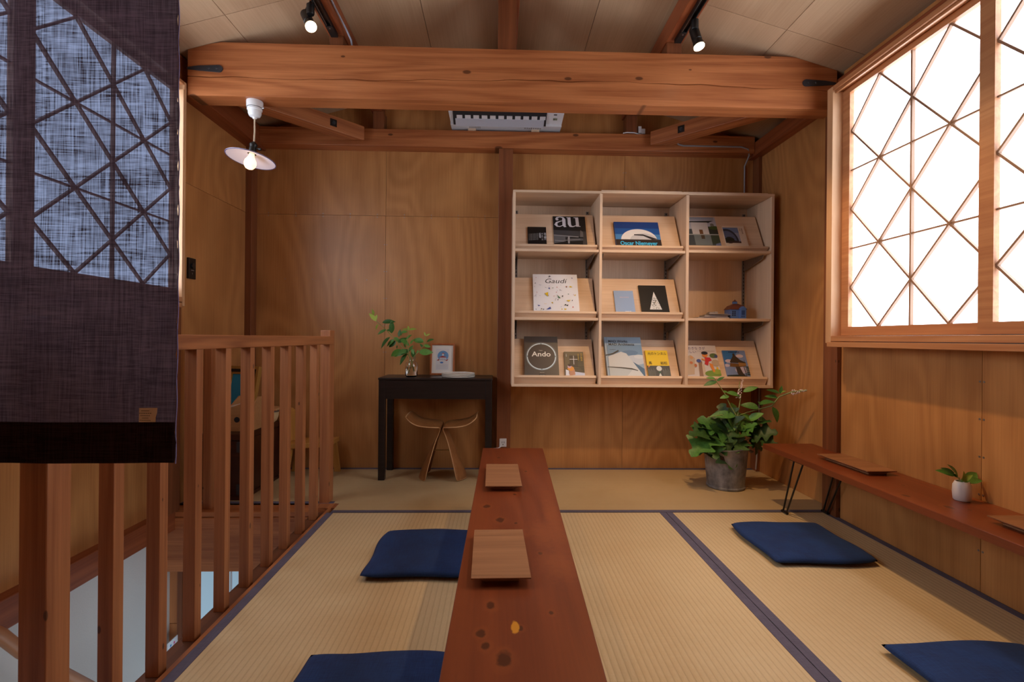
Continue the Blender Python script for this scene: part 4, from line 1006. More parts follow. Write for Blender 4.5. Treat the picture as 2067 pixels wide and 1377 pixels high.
# picture
pf = empty('picture_frame', (-0.387, 3.475, 0.665), (-0.12, 0, 0), label='small wooden frame with a blue and red print leaning on the wall', cat='picture frame')
fw, fh = 0.172, 0.222
b = MB().box(-fw / 2, -fw / 2 + 0.012, -0.010, 0.012, 0, fh).box(fw / 2 - 0.012, fw / 2, -0.010, 0.012, 0, fh).box(-fw / 2 + 0.012, fw / 2 - 0.012, -0.010, 0.012, 0, 0.012).box(-fw / 2 + 0.012, fw / 2 - 0.012, -0.010, 0.012, fh - 0.012, fh)
b.build('moulding', M['frame'], pf, local=True, bevel=0.0015)
MB().box(-fw / 2 + 0.012, fw / 2 - 0.012, 0.002, 0.006, 0.012, fh - 0.012).build('mount', M['paper'], pf, local=True)
p = Print(fw - 0.024, fh - 0.024, 0.002, z0=0.012)
p.rect((228, 226, 226), .18, .12, .80, .88).disc((110, 160, 210), .52, .62, .26, .18).poly((176, 60, 50), [(.30, .56), (.5, .62), (.72, .56)]).rect((226, 226, 230), .36, .44, .68, .555)
p.poly((176, 60, 50), [(.22, .45), (.34, .52), (.34, .45)]).poly((176, 60, 50), [(.62, .45), (.78, .52), (.72, .44)]).poly((176, 60, 50), [(.44, .70), (.52, .73), (.62, .70)]).rect((230, 230, 232), .48, .62, .56, .70).disc((70, 130, 200), .46, .38, .08, .03)
for k in range(5): p.rect((60, 70, 90), .38 + k * .06, .46, .395 + k * .06, .52)
for k in range(7): p.rect((170, 168, 172), .22, .30 - k * .024, .76, .303 - k * .024)
p.build('printed_picture', pf)

# ------------------------------------------------------------------ plants
def leaf_mesh(name, mat, kind='lance', n=8):
    """unit leaf along +y, normal +z, with a folded midrib and droop"""
    m = MB(); L = []; 
    for i in range(n + 1):
        t = i / n
        if kind == 'lance': w = 0.20 * math.sin(math.pi * t ** 0.85) ** 0.9
        elif kind == 'oval': w = 0.25 * math.sin(math.pi * t ** 0.8) ** 0.85
        elif kind == 'oak':
            w = 0.46 * math.sin(math.pi * min(1, t * 0.97 + 0.03) ** 0.8) ** 0.7 * (1 + 0.45 * math.cos(t * 18.8 + 0.6))
        w = max(w, 0.0); z = -0.22 * t * t
        L.append(((-w, t, z + 0.28 * w), (0, t + 0.0, z), (w, t, z + 0.28 * w)))
    vs = [p for r in L for p in r]; fs = []
    for i in range(n):
        for k in range(2): fs.append((i * 3 + k, i * 3 + k + 1, i * 3 + k + 4, i * 3 + k + 3))
    o = m.add(vs, fs)
    me = bpy.data.meshes.new(name); me.from_pydata(o.v, [], o.f); me.materials.append(mat)
    me.polygons.foreach_set('use_smooth', [True] * len(me.polygons)); me.update(); return me
LM = {'lance': leaf_mesh('leaf_lance', M['leaf'], 'lance'), 'lance_young': leaf_mesh('leaf_lance_young', M['leaf_young'], 'lance'),
      'oval': leaf_mesh('leaf_oval', M['leaf'], 'oval'), 'oak': leaf_mesh('leaf_oak', M['leaf_dark'], 'oak', 20), 'oak_light': leaf_mesh('leaf_oak_light', M['leaf'], 'oak', 20)}
def leaf(parent, base, tip, kind='lance', face=(0, -0.6, 0.8), wid=1.0, roll=0.0):
    base = Vector(base); tip = Vector(tip); d = tip - base; L = d.length; y = d.normalized()
    f = Vector(face); x = y.cross(f)
    if x.length < 1e-3: x = y.cross(Vector((1, 0, 0)))
    x.normalize(); z = x.cross(y)
    if roll:
        q = Matrix.Rotation(roll, 3, y); x = q @ x; z = q @ z
    o = bpy.data.objects.new('leaf', LM[kind]); COL.objects.link(o); o.parent = parent
    mt = Matrix((x * L * wid, y * L, z * L)).transposed().to_4x4(); mt.translation = base - origin(parent)
    o.matrix_local = mt
    return o
rl = random.Random(3)
# vase with sprigs on the desk
vx, vy, vz = -0.575, 3.325, 0.664
va = empty('glass_vase', (vx, vy, vz), label='clear glass bottle vase of water on the black desk', cat='vase')
MB().lathe([(0.0, 0.0), (0.030, 0.0), (0.038, 0.004), (0.0405, 0.014), (0.0405, 0.075), (0.037, 0.092), (0.027, 0.104), (0.024, 0.110), (0.024, 0.120), (0.028, 0.126), (0.028, 0.134),
            (0.0255, 0.134), (0.0255, 0.127), (0.0215, 0.120), (0.0215, 0.109), (0.025, 0.102), (0.0345, 0.090), (0.038, 0.074), (0.038, 0.016), (0.035, 0.009), (0.0, 0.007)], (vx, vy, vz), 40).build('bottle', M['glass'], va, smooth=60)
MB().lathe([(0.0, 0.0075), (0.0345, 0.0095), (0.0378, 0.016), (0.0378, 0.068), (0.0, 0.068)], (vx, vy, vz), 40).build('water', M['water'], va, smooth=40)
sp = empty('leafy_sprig', (vx, vy, vz + 0.01), label='green leafy branches standing in the glass vase on the desk', cat='plant')
S1 = [(-0.83, 3.33, 1.075), (-0.807, 3.33, 1.029), (-0.746, 3.33, 0.975), (-0.687, 3.33, 0.912), (-0.629, 3.33, 0.847), (-0.582, 3.325, 0.79), (-0.560, 3.322, 0.70)]
S2 = [(-0.602, 3.32, 0.984), (-0.596, 3.32, 0.948), (-0.605, 3.32, 0.882), (-0.585, 3.32, 0.785), (-0.598, 3.318, 0.70)]
S3 = [(-0.48, 3.31, 0.941), (-0.485, 3.31, 0.891), (-0.512, 3.312, 0.844), (-0.556, 3.318, 0.802), (-0.590, 3.325, 0.69)]
for s in (S1, S2, S3): MB().tube(s, [0.0014 + 0.0004 * i for i in range(len(s))], 6).build('stem', M['stem'], sp, smooth=60)
def c8(x, y, dy=0.0):
    """desk plant drawing coordinates to the plane of the sprig"""
    k = 3.345 / 1000; return (-0.881 + x * 0.000386, 3.33 + dy, 1.128 - y * 0.000386)
leaves = [((180, 250), (80, 120), 'lance_young'), ((165, 240), (185, 140), 'lance_young'), ((130, 150), (135, 60), 'lance_young'), ((280, 270), (485, 235), 'lance'), ((215, 300), (150, 390), 'lance_young'),
          ((350, 395), (220, 455), 'lance'), ((360, 400), (455, 410), 'oval'), ((440, 460), (462, 250), 'lance'), ((420, 520), (255, 680), 'lance'), ((500, 560), (360, 660), 'lance'), ((520, 590), (395, 690), 'oval'),
          ((480, 530), (600, 600), 'oval'), ((560, 620), (690, 520), 'oval'), ((600, 560), (750, 640), 'oval'), ((570, 520), (580, 390), 'lance'), ((600, 500), (625, 430), 'lance'), ((720, 430), (575, 430), 'lance'),
          ((730, 400), (615, 365), 'lance_young'), ((735, 400), (860, 360), 'lance_young'), ((730, 400), (725, 320), 'lance_young'), ((700, 560), (770, 470), 'oval'), ((660, 620), (680, 700), 'lance'),
          ((590, 725), (430, 860), 'lance'), ((640, 740), (480, 850), 'oval'), ((760, 760), (560, 790), 'oval'), ((700, 740), (560, 830), 'oval'), ((750, 760), (800, 660), 'oval'), ((790, 740), (840, 880), 'oval'), ((720, 800), (580, 970), 'lance'),
          ((800, 720), (830, 800), 'oval'), ((545, 660), (530, 720), 'lance'), ((770, 640), (810, 550), 'lance'), ((1000, 605), (810, 545), 'oval'), ((990, 600), (860, 590), 'lance'), ((1030, 500), (1010, 430), 'lance_young'), ((1035, 500), (1100, 455), 'lance_young'),
          ((1050, 600), (1160, 540), 'oval'), ((1000, 660), (1110, 680), 'oval'), ((985, 690), (940, 640), 'oval'), ((920, 780), (1140, 770), 'oval'), ((880, 810), (900, 740), 'lance')]
for a, b, k in leaves:
    b = (a[0] + (b[0] - a[0]) * 1.08, a[1] + (b[1] - a[1]) * 1.08); dy = rl.uniform(-0.03, 0.02); leaf(sp, c8(*a), c8(b[0], b[1], dy), k, (rl.uniform(-.5, .5), -0.8, rl.uniform(0.2, 0.9)), 1.0)

# ------------------------------------------------------------------ butterfly stool
st = empty('plywood_stool', (-0.357, 3.30, 0), label='bent plywood stool with two curved shells under the black desk', cat='stool')
M['ply_edge'] = plain(206, 160, 112, 0.5, name='pale_plywood_edge')
SP = [(0.098, 0.0), (0.090, 0.05), (0.076, 0.11), (0.058, 0.18), (0.041, 0.25), (0.022, 0.30), (0.010, 0.33), (0.0085, 0.347), (0.020, 0.360), (0.05, 0.364), (0.10, 0.367), (0.15, 0.374), (0.195, 0.394), (0.230, 0.430)]
HW = [0.12, 0.125, 0.12, 0.11, 0.10, 0.095, 0.10, 0.11, 0.13, 0.150, 0.158, 0.158, 0.152, 0.135]
for s in (-1, 1):
    m = MB(); vs = []; fs = []; nt = 10
    for (x, z), hw in zip(SP, HW):
        for j in range(nt + 1):
            t = -1 + 2 * j / nt
            zz = z - (0.010 * t * t if z > 0.355 else 0.0) if z > 0.002 else z
            xx = x + (0.062 * (1 - t * t) * (1 - z / 0.3) if z < 0.30 else 0.0)
            vs.append((-0.357 + s * xx, 3.30 + hw * t, zz))
    for i in range(len(SP) - 1):
        for j in range(nt):
            a = i * (nt + 1) + j; fs.append((a, a + 1, a + nt + 2, a + nt + 1))
    o = m.add(vs, fs).build('shell', [M['stool'], M['ply_edge']], st, smooth=180, solid=0.009)
    o.modifiers['solid'].material_offset_rim = 1
    sub = o.modifiers.new('sub', 'SUBSURF'); sub.levels = 1; sub.render_levels = 1
MB().tube([(-0.425, 3.30, 0.18), (-0.289, 3.30, 0.18)], 0.0035, 8).build('brass_rod', NT('brass').set(rgb(170, 140, 90), 0.3, 1.0), st, smooth=60)

# ------------------------------------------------------------------ low table and bench
def wire_leg(parent, x, ya, yb, z, toe):
    m = MB().tube([(x, ya, z), (x + toe[0], (ya + yb) / 2 + toe[1] - 0.015, 0.006), (x + toe[0], (ya + yb) / 2 + toe[1] + 0.015, 0.006), (x, yb, z)], 0.0045, 8)
    m.build('folding_leg', M['black'], parent, smooth=50)
    MB().tube([(x + toe[0], (ya + yb) / 2 + toe[1] - 0.024, 0.0075), (x + toe[0], (ya + yb) / 2 + toe[1] + 0.024, 0.0075)], 0.0075, 10).build('rubber_foot', M['black'], parent, smooth=50)
    MB().box(x - 0.015, x + 0.015, ya - 0.02, yb + 0.02, z - 0.004, z + 0.001).build('hinge_plate', M['black'], parent)
tb = empty('low_table', (0.07, 1.7, 0), label='long low red brown plank table down the middle of the mats', cat='table')
MB().hexa([(-0.098, 0.70, 0.305), (0.190, 0.70, 0.305), (0.247, 2.665, 0.305), (-0.075, 2.665, 0.305)], [(-0.098, 0.70, 0.335), (0.190, 0.70, 0.335), (0.247, 2.665, 0.335), (-0.075, 2.665, 0.335)]).build('plank', M['table'], tb, bevel=0.002)
for y in (0.95, 2.40):
    for x in (-0.03, 0.15): wire_leg(tb, x, y - 0.035, y + 0.035, 0.304, (0.0, 0.05 if y > 2 else -0.05))
bn = empty('wall_bench', (1.66, 1.8, 0), label='long low red brown bench along the wall under the window', cat='bench')
box('plank', 1.512, 1.797, 0.72, 2.775, 0.312, 0.341, M['table'], bn, 0.002)
wire_leg(bn, 1.535, 2.44, 2.515, 0.311, (0.01, 0.135)); wire_leg(bn, 1.765, 2.44, 2.515, 0.311, (0.0, 0.135))
wire_leg(bn, 1.535, 0.95, 1.02, 0.311, (0.01, -0.1)); wire_leg(bn, 1.765, 0.95, 1.02, 0.311, (0.0, -0.1))

def tray(x, y, z, w, l, rot, label):
    m = MB(); h = 0.021
    def q(k, zz): return [(-w * k / 2, -l / 2 + (w - w * k) / 2, zz), (w * k / 2, -l / 2 + (w - w * k) / 2, zz), (w * k / 2, l / 2 - (w - w * k) / 2, zz), (-w * k / 2, l / 2 - (w - w * k) / 2, zz)]
    m.hexa(q(0.62, 0.0), q(0.62, 0.006)); m.hexa(q(0.62, 0.006), q(1.0, h - 0.003)); m.hexa(q(1.0, h - 0.003), q(1.0, h))
    return m.build('serving_board', M['tray'], local=True, loc=(x, y, z), rot=(0, 0, rot), label=label, cat='tray', group='wooden serving boards')
tray(0.026, 2.075, 0.3355, 0.142, 0.335, 0.01, 'wooden serving board at the far end of the middle table')
tray(0.010, 1.325, 0.3355, 0.143, 0.298, 0.02, 'wooden serving board on the near half of the middle table')
tray(1.672, 2.27, 0.3415, 0.136, 0.325, 0.03, 'wooden serving board on the wall bench before the wall post')
tray(1.668, 1.42, 0.3415, 0.138, 0.30, 0.0, 'wooden serving board on the wall bench cut by the picture edge')

def cushion(x0, x1, y0, y1, rot, seed, label):
    w, l = x1 - x0, y1 - y0; rr = random.Random(seed); ph = [rr.uniform(0, 6) for _ in range(6)]
    n = 28; vs = []; fs = []
    for side in (1, -1):
        for j in range(n + 1):
            for i in range(n + 1):
                u, v = -1 + 2 * i / n, -1 + 2 * j / n
                e = (1 - abs(u) ** 5) * (1 - abs(v) ** 5)
                z = 0.021 + side * 0.019 * max(e, 0) ** 0.38
                pinch = 1 - 0.035 * (1 - abs(u)) * (abs(v) ** 3) - 0.0
                x = u * w / 2 * (1 - 0.035 * v ** 6 * abs(u) ** 3); y = v * l / 2 * (1 - 0.035 * u ** 6 * abs(v) ** 3)
                if side > 0: z += e * (0.0025 * math.sin(u * 3 + ph[0]) + 0.002 * math.sin(v * 4 + ph[1]) + 0.0012 * math.sin((u + v) * 9 + ph[2]))
                y += 0.006 * math.sin(u * 4 + ph[3]) * abs(v) ** 3; x += 0.006 * math.sin(v * 4 + ph[4]) * abs(u) ** 3
                vs.append((x, y, max(z, 0.0015)))
        b = 0 if side > 0 else (n + 1) ** 2
        for j in range(n):
            for i in range(n):
                a = b + j * (n + 1) + i; fs.append((a, a + 1, a + n + 2, a + n + 1))
    return MB().add(vs, fs).build('floor_cushion', M['indigo'], local=True, loc=((x0 + x1) / 2, (y0 + y1) / 2, 0.0005), rot=(0, 0, rot), smooth=180, label=label, cat='cushion', group='indigo floor cushions')
cushion(-0.515, -0.075, 1.885, 2.33, -0.01, 1, 'indigo floor cushion at the table nearer to the railing end post')
cushion(-0.53, -0.09, 1.0, 1.43, 0.01, 2, 'indigo floor cushion at the table cut by the bottom picture edge')
cushion(1.14, 1.585, 1.985, 2.415, -0.01, 3, 'indigo floor cushion before the bench near its folding legs')
cushion(1.15, 1.59, 1.02, 1.455, 0.0, 4, 'indigo floor cushion before the bench in the picture corner')

# small vase on the bench
sx, sy, sz = 1.722, 1.785, 0.341
sv = empty('small_vase', (sx, sy, sz), label='small white ceramic pot on the wall bench', cat='vase')
MB().lathe([(0.0, 0.0), (0.022, 0.0), (0.0265, 0.004), (0.0285, 0.03), (0.0275, 0.057), (0.0235, 0.065), (0.021, 0.071), (0.019, 0.071), (0.020, 0.063), (0.024, 0.054), (0.0255, 0.02), (0.0, 0.012)], (sx, sy, sz), 32).build('pot', plain(214, 210, 212, 0.3, name='white_glaze'), sv, smooth=60)
ss = empty('small_sprig', (sx, sy, sz + 0.045), label='short green sprig in the small white pot on the bench', cat='plant')
MB().tube([(sx, sy, sz + 0.02), (sx - 0.012, sy, sz + 0.08), (sx - 0.03, sy, sz + 0.10)], 0.0018, 6).build('stem', M['stem'], ss)
MB().tube([(sx, sy, sz + 0.02), (sx + 0.012, sy - 0.002, sz + 0.078)], 0.0018, 6).build('stem', M['stem'], ss)
for b, t, k in (((-.02, 0, .085), (-.075, -.01, .128), 'lance'), ((-.015, 0, .08), (-.055, -.02, .140), 'lance'), ((-.03, 0, .09), (-.09, 0, .118), 'lance'), ((.0, 0, .07), (.005, -.01, .108), 'lance_young'), ((.01, 0, .068), (.075, .01, .105), 'oval'),
                ((.005, 0, .07), (.06, -.02, .085), 'oval'), ((-.005, 0, .07), (.02, -.02, .10), 'lance_young'), ((-.01, -.005, .07), (-.03, -.03, .095), 'lance')):
    leaf(ss, Vector((sx, sy, sz)) + Vector(b), Vector((sx, sy, sz)) + Vector(t), k, (0.2, -0.7, 0.7))

# ------------------------------------------------------------------ potted plant in a zinc bucket
bx, by = 1.448, 3.095
bk = empty('zinc_bucket', (bx, by, 0), label='dented galvanised bucket used as planter in the corner', cat='bucket')
prof = [(a * 0.94, b) for a, b in [(0.0, 0.0), (0.116, 0.0), (0.122, 0.004), (0.123, 0.014), (0.118, 0.018), (0.121, 0.06), (0.128, 0.13), (0.135, 0.20), (0.140, 0.248), (0.144, 0.252), (0.144, 0.258), (0.138, 0.258), (0.134, 0.20), (0.118, 0.03), (0.0, 0.022)]]
m = MB().lathe(prof, (bx, by, 0.0005), 48)
m.v = [(x + 0.004 * math.sin(z * 14) * math.cos(math.atan2(y - by, x - bx) * 3), y, z + (0.012 * (x - bx) / 0.14 if z > 0.2 else 0)) for x, y, z in m.v]
m.build('pail', M['zinc'], bk, smooth=40)
MB().lathe([(0.0, 0.235), (0.06, 0.243), (0.122, 0.232)], (bx, by, 0), 32).build('soil', plain(36, 26, 20, 0.95, name='soil'), bk, smooth=180)
box('label_plate', bx - 0.085, bx - 0.048, by - 0.112, by - 0.100, 0.188, 0.214, plain(70, 50, 42, 0.5, name='brown_label'), bk)
MB().tube([(bx + 0.139, by - 0.02, 0.225), (bx + 0.152, by - 0.028, 0.222), (bx + 0.165, by - 0.02, 0.226), (bx + 0.165, by + 0.02, 0.226), (bx + 0.150, by + 0.026, 0.222), (bx + 0.139, by + 0.02, 0.225)], 0.004, 8).build('lug', M['zinc'], bk, smooth=60)
pt = empty('potted_hydrangea', (bx, by, 0.24), label='leafy green plant with two white flower spikes in the zinc bucket', cat='plant')
q = Vector((0.0, 0, 0))
def W(x, y, dy=0.0):
    """plant drawing coordinates (4.303 per pixel, from the photograph's corner area) to the plane y = d"""
    d = 3.05 - max(0.0, x - 650) * 0.0005; k = d / 3.0
    return ((1.317 + (x - 290) * (0.000697 + 0.00000002 * (x - 290))) * k, d + dy, EYE + (0.397 - (y - 520) * 0.000703 + 0.00001 * (x - 290) - EYE) * k)
stems = [[(310, 105), (400, 235), (450, 340), (510, 435), (500, 600), (480, 720)], [(520, 270), (545, 240), (530, 340), (515, 435), (500, 600)], [(510, 435), (600, 400), (700, 375), (815, 345), (880, 265), (990, 225), (1115, 212)],
         [(290, 560), (320, 620), (400, 680), (470, 730)], [(600, 590), (560, 620), (500, 700), (480, 740)], [(640, 480), (610, 560), (520, 700)], [(450, 540), (470, 640), (480, 740)], [(250, 440), (380, 420), (480, 500), (490, 720)],
         [(650, 620), (560, 660), (500, 740)], [(530, 130), (525, 200), (522, 275)]]
for i, s in enumerate(stems):
    MB().tube([W(x, y) for x, y in s], [0.002 + 0.0006 * k for k in range(len(s))] if i < 3 else 0.0022, 6).build('stem', M['stem'], pt, smooth=60)
for a, b in (((520, 275), (558, 110)), ((990, 230), (1115, 212))):
    m = MB(); rr = random.Random(8)
    A, B = Vector(W(*a)), Vector(W(*b))
    for k in range(46):
        t = k / 45; p = A.lerp(B, t); r_ = 0.013 * (1 - 0.75 * t) ; an = rr.uniform(0, 6.28)
        ax = (B - A).normalized(); u = ax.orthogonal().normalized(); v = ax.cross(u)
        c = p + (u * math.cos(an) + v * math.sin(an)) * r_
        s = 0.0058 * (1 - 0.5 * t)
        m.add([c + Vector((s, 0, 0)), c + Vector((-s, 0, 0)), c + Vector((0, s, 0)), c + Vector((0, -s, 0)), c + Vector((0, 0, s)), c + Vector((0, 0, -s))],
              [(0, 2, 4), (2, 1, 4), (1, 3, 4), (3, 0, 4), (2, 0, 5), (1, 2, 5), (3, 1, 5), (0, 3, 5)])
    o = m.build('flower_spike', M['flower'], pt); tag(o, label='tapering spike of tiny white flowers')
ov = [((330, 130), (210, 148), 'lance'), ((315, 105), (240, 88), 'lance'), ((330, 125), (372, 82), 'lance'), ((390, 225), (435, 210), 'oval'), ((440, 258), (357, 265), 'oval'), ((415, 228), (540, 240), 'lance'), ((560, 222), (680, 165), 'lance'), ((700, 365), (545, 318), 'oval'),
      ((735, 350), (690, 300), 'oval'), ((700, 330), (798, 288), 'oval'), ((865, 280), (750, 243), 'lance'), ((820, 355), (868, 480), 'oval'), ((885, 240), (885, 172), 'lance'), ((880, 240), (760, 185), 'lance'), ((890, 235), (905, 205), 'lance_young'),
      ((500, 430), (285, 400), 'lance'), ((650, 480), (560, 400), 'oval'), ((610, 470), (715, 395), 'oval'), ((520, 500), (370, 560), 'oval'), ((500, 520), (530, 440), 'oval'), ((560, 510), (610, 570), 'oval')]
for a, b, k in ov: leaf(pt, W(*a), W(b[0], b[1], rl.uniform(-.03, .02)), k, (rl.uniform(-.3, .3), -.7, .7), 1.0)
oaks = [((330, 600), (95, 540), -.05), ((320, 600), (75, 700), -.08), ((300, 580), (300, 480), -.06), ((320, 640), (260, 740), -.1), ((330, 640), (420, 830), -.11), ((470, 620), (230, 440), .03), ((460, 560), (400, 340), .06), ((430, 560), (310, 440), .0), ((480, 600), (560, 340), .07),
        ((560, 600), (620, 480), -.05), ((560, 640), (450, 690), -.1), ((620, 590), (840, 560), .0), ((620, 600), (840, 660), -.03), ((640, 520), (810, 465), .03), ((640, 560), (700, 750), -.02), ((620, 640), (780, 740), .05), ((470, 540), (350, 660), -.04), ((500, 560), (440, 470), .0),
        ((450, 640), (170, 720), .04), ((520, 620), (600, 700), .08), ((430, 600), (480, 780), -.06), ((540, 560), (690, 450), .08), ((330, 560), (150, 500), .06), ((480, 640), (560, 560), -.07)]
for i, (a, b, dy) in enumerate(oaks): leaf(pt, W(*a), W(a[0] + (b[0] - a[0]) * 1.06, a[1] + (b[1] - a[1]) * 1.06, dy), 'oak_light' if i % 4 == 1 else 'oak', (rl.uniform(-.7, .7), -.5, rl.uniform(.5, 1.0)), rl.uniform(.72, .95))

# ------------------------------------------------------------------ ornaments in the shelf
hm = empty('miniature_house', (1.632, 3.37, 1.0695), label='blue ceramic miniature house with a red brown roof in the shelf', cat='ornament')
blue = plain(86, 124, 196, 0.4, name='blue_glaze'); brown = plain(104, 58, 46, 0.45, name='brown_roof_glaze')
hx0, hx1, hy0, hy1, hz = 1.578, 1.690, 3.325, 3.415, 1.0695
box('walls', hx0, hx1, hy0, hy1, hz, hz + 0.068, blue, hm, 0.003)
MB().hexa([(hx0 - .006, hy0 - .006, hz + .066), (hx1 + .006, hy0 - .006, hz + .066), (hx1 + .006, hy1 + .006, hz + .066), (hx0 - .006, hy1 + .006, hz + .066)],
          [(hx0 + .012, hy0 + .012, hz + .092), (hx1 - .012, hy0 + .012, hz + .092), (hx1 - .012, hy1 - .012, hz + .092), (hx0 + .012, hy1 - .012, hz + .092)]).hexa(
          [(hx0 + .012, hy0 + .012, hz + .092), (hx1 - .012, hy0 + .012, hz + .092), (hx1 - .012, hy1 - .012, hz + .092), (hx0 + .012, hy1 - .012, hz + .092)],
          [(hx0 + .042, hy0 + .036, hz + .108), (hx1 - .042, hy0 + .036, hz + .108), (hx1 - .042, hy1 - .036, hz + .108), (hx0 + .042, hy1 - .036, hz + .108)]).build('roof', brown, hm, bevel=0.002)
box('cupola', 1.617, 1.641, 3.356, 3.38, hz + .107, hz + .122, blue, hm); MB().lathe([(0.016, 0), (0.006, 0.008), (0.003, 0.014), (0, 0.016)], (1.629, 3.368, hz + .122), 12).build('finial', brown, hm)
box('porch', 1.637, 1.678, 3.306, 3.326, hz, hz + .07, blue, hm, 0.002); MB().prism([(1.633, 3.303, hz + .07), (1.682, 3.303, hz + .07), (1.6575, 3.303, hz + .088)], (0, 0.03, 0)).build('gable', blue, hm)
box('porch_opening', 1.646, 1.669, 3.3052, 3.3062, hz + .028, hz + .060, plain(40, 70, 130), hm)
for k in range(4): box('railing_gap', 1.645 + k * .0068, 1.6485 + k * .0068, 3.3052, 3.3062, hz + .012, hz + .024, plain(30, 46, 90), hm)
for wx in (1.592, 1.606):
    for wz in (0.022, 0.034, 0.046): box('window_pane', wx, wx + .008, 3.3238, 3.3252, hz + wz, hz + wz + .009, plain(24, 34, 70), hm)
for wz in (0.022, 0.034, 0.046): box('window_pane', 1.681, 1.687, 3.3238, 3.3252, hz + wz, hz + wz + .009, plain(24, 34, 70), hm)
tm = empty('building_model', (1.46, 3.36, 1.0695), label='low white grey model of stepped flat slabs beside the blue miniature house', cat='ornament')
grey = plain(176, 168, 170, 0.6, name='white_clay')
for a in ((1.36, 1.565, 3.31, 3.42, 0, .012), (1.40, 1.56, 3.32, 3.41, .012, .026), (1.345, 1.385, 3.30, 3.34, .0, .010), (1.43, 1.545, 3.33, 3.40, .026, .031), (1.44, 1.50, 3.34, 3.39, .031, .044), (1.447, 1.478, 3.345, 3.385, .044, .050), (1.478, 1.50, 3.34, 3.37, .044, .052)):
    box('slab', a[0], a[1], a[2], a[3], 1.0695 + a[4], 1.0695 + a[5], grey, tm, 0.001)
for a in ((1.38, 1.47, .012), (1.50, 1.575, .026), (1.43, 1.55, .031)): MB().prism([(a[0], 3.30, 1.0695 + a[2]), (a[1], 3.30, 1.0695 + a[2] + 0.002), (a[1], 3.42, 1.0695 + a[2] + 0.002), (a[0], 3.42, 1.0695 + a[2])], (0, 0, 0.002)).build('canopy', grey, tm)

# ------------------------------------------------------------------ trunk and things behind the railing
tk = empty('old_trunk', (-1.58, 3.05, 0), label='old dark brown wooden trunk with iron corners behind the railing', cat='trunk')
box('body', -1.735, -1.425, 2.83, 3.30, 0.012, 0.335, M['trunk'], tk, 0.004); box('lid', -1.737, -1.421, 2.826, 3.305, 0.337, 0.372, M['trunk'], tk, 0.004)
box('plinth', -1.737, -1.42, 2.825, 3.306, 0.0, 0.02, M['trunk'], tk)
for x in (-1.735, -1.46):
    for z in (0.03, 0.27): box('corner_iron', x, x + 0.033, 2.822, 2.832, z, z + 0.06, M['black_iron'], tk)
box('hasp', -1.60, -1.56, 2.82, 2.83, 0.29, 0.36, M['black_iron'], tk)
fb = empty('file_box', (-1.47, 2.96, 0.373), label='light wooden magazine file box with a round finger hole on the trunk', cat='box')
MB().prism([(-1.575, 2.91, 0.373), (-1.575, 3.10, 0.373), (-1.575, 3.10, 0.56), (-1.575, 3.06, 0.56), (-1.575, 2.91, 0.48)], (0.006, 0, 0)).build('side', M['box_ply'], fb)
MB().prism([(-1.575, 2.91, 0.373), (-1.425, 2.91, 0.373), (-1.425, 2.91, 0.485), (-1.44, 2.91, 0.545), (-1.575, 2.91, 0.50)], (0, 0.006, 0)).build('front', M['box_ply'], fb)
MB().tube([(-1.505, 2.909, 0.44), (-1.505, 2.9105, 0.44)], 0.016, 20).build('finger_hole', M['grey_dark'], fb)
MB().prism([(-1.431, 2.91, 0.373), (-1.431, 3.10, 0.373), (-1.431, 3.10, 0.555), (-1.431, 3.0, 0.565), (-1.431, 2.91, 0.50)], (0.006, 0, 0)).build('side', M['box_ply'], fb)
box('contents', -1.565, -1.435, 2.92, 3.09, 0.374, 0.515, M['paper'], fb)
gp = empty('gilt_frame', (-1.66, 3.20, 0.373), (-0.22, 0.0, -0.25), label='black and gold framed blue painting leaning on the trunk', cat='picture frame')
b = MB()
gw, gh = 0.25, 0.36
for i, (a, c) in enumerate(((0.0, 0.018), (0.018, 0.036), (0.036, 0.05))):
    t = 0.03 - i * 0.006
    bb = MB().box(-gw / 2 + a, -gw / 2 + c, -t, 0, a, gh - a).box(gw / 2 - c, gw / 2 - a, -t, 0, a, gh - a).box(-gw / 2 + c, gw / 2 - c, -t, 0, a, c).box(-gw / 2 + c, gw / 2 - c, -t, 0, gh - c, gh - a)
    bb.build('moulding', (plain(190, 150, 80, 0.35, 0.4, name='gilt'), plain(24, 20, 18, 0.4, name='black_moulding'), plain(190, 150, 80, 0.35, 0.4, name='gilt'))[i], gp, local=True)
MB().box(-gw / 2 + .05, gw / 2 - .05, -0.012, -0.004, .05, gh - .05).build('painting', plain(50, 176, 244, 0.5, name='blue_paint'), gp, local=True)
p = Print(gw - .1, gh - .1, -0.012, z0=.05); p.stroke((60, 60, 130), [(.7, .3), (.82, .45), (.72, .58), (.86, .68)], .05).disc((80, 70, 140), .8, .42, .1, .05).poly((90, 150, 70), [(0, 0), (1, 0), (1, .08), (0, .16)]); p.build('painted_marks', gp)
wb = empty('wooden_panel_box', (-1.71, 2.90, 0.373), label='upright box of pale wood with a cut corner on the trunk end by the wall', cat='box')
MB().prism([(-1.735, 2.86, 0.373), (-1.655, 2.86, 0.373), (-1.655, 2.86, 0.63), (-1.70, 2.86, 0.63), (-1.735, 2.86, 0.59)], (0, 0.10, 0)).build('case', M['box_ply'], wb, bevel=0.002)
box('thin_book', -1.622, -1.608, 2.86, 3.0, 0.373, 0.60, M['paper'], loc=(-1.61, 2.93, 0.373), label='thin white book standing beside the pale wooden box on the trunk', cat='book')
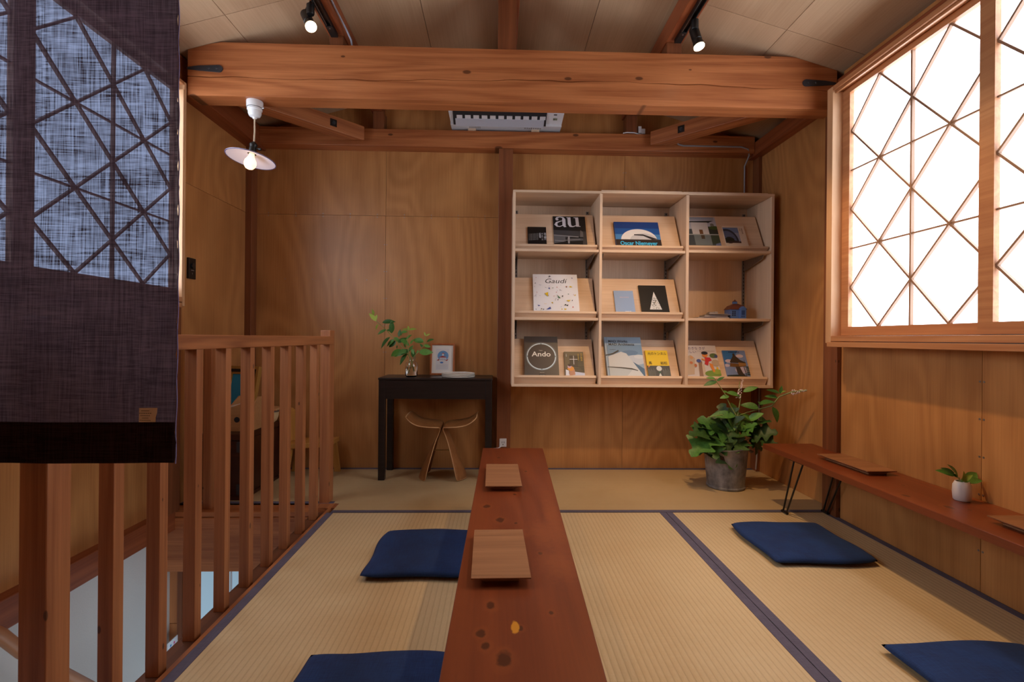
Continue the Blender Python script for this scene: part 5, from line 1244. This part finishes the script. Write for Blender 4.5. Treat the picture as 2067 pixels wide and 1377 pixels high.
bw = empty('ceramic_pot', (-1.40, 3.19, 0.373), label='beige rounded bowl with flat lid at the back of the trunk', cat='bowl')
cx_, cy_ = -1.455, 3.17
MB().lathe([(0.0, 0.0), (0.035, 0.0), (0.06, 0.02), (0.07, 0.05), (0.072, 0.075), (0.0, 0.075)], (cx_, cy_, 0.3735), 28).build('bowl', plain(206, 180, 136, 0.4, name='beige_glaze'), bw, smooth=40)
MB().lathe([(0.074, 0.0), (0.074, 0.012), (0.0, 0.013)], (cx_, cy_, 0.449), 28).build('lid', M['steel'], bw, smooth=40)
box('board', cx_ - 0.075, cx_ + 0.085, cy_ - 0.06, cy_ + 0.06, 0.463, 0.477, M['box_ply'], bw, 0.002)
ch = empty('low_chair', (-1.22, 3.38, 0), label='low yellow wooden chair with splayed legs by the back wall', cat='chair')
MB().hexa([(-1.395, 3.26, .19), (-1.09, 3.26, .205), (-1.09, 3.46, .205), (-1.395, 3.46, .19)], [(-1.395, 3.26, .225), (-1.09, 3.26, .235), (-1.09, 3.46, .235), (-1.395, 3.46, .225)]).build('seat', M['yellow_wood'], ch, bevel=0.004)
MB().prism([(-1.40, 3.27, .17), (-1.37, 3.27, .17), (-1.385, 3.27, .42), (-1.41, 3.27, .44), (-1.425, 3.27, .42)], (0, 0.18, 0)).build('backrest', M['yellow_wood'], ch, bevel=0.004)
for y in (3.27, 3.43):
    MB().hexa([(-1.115, y, 0), (-1.075, y, 0), (-1.075, y + .025, 0), (-1.115, y + .025, 0)], [(-1.14, y, .235), (-1.105, y, .235), (-1.105, y + .025, .235), (-1.14, y + .025, .235)]).build('leg', M['yellow_wood'], ch, bevel=0.002)
    MB().hexa([(-1.405, y, 0), (-1.365, y, 0), (-1.365, y + .025, 0), (-1.405, y + .025, 0)], [(-1.37, y, .2), (-1.335, y, .2), (-1.335, y + .025, .2), (-1.37, y + .025, .2)]).build('leg', M['yellow_wood'], ch, bevel=0.002)
MB().tube([(-1.345, 3.262, .14), (-1.345, 3.258, .14)], 0.006, 10).build('bolt', M['steel'], ch)
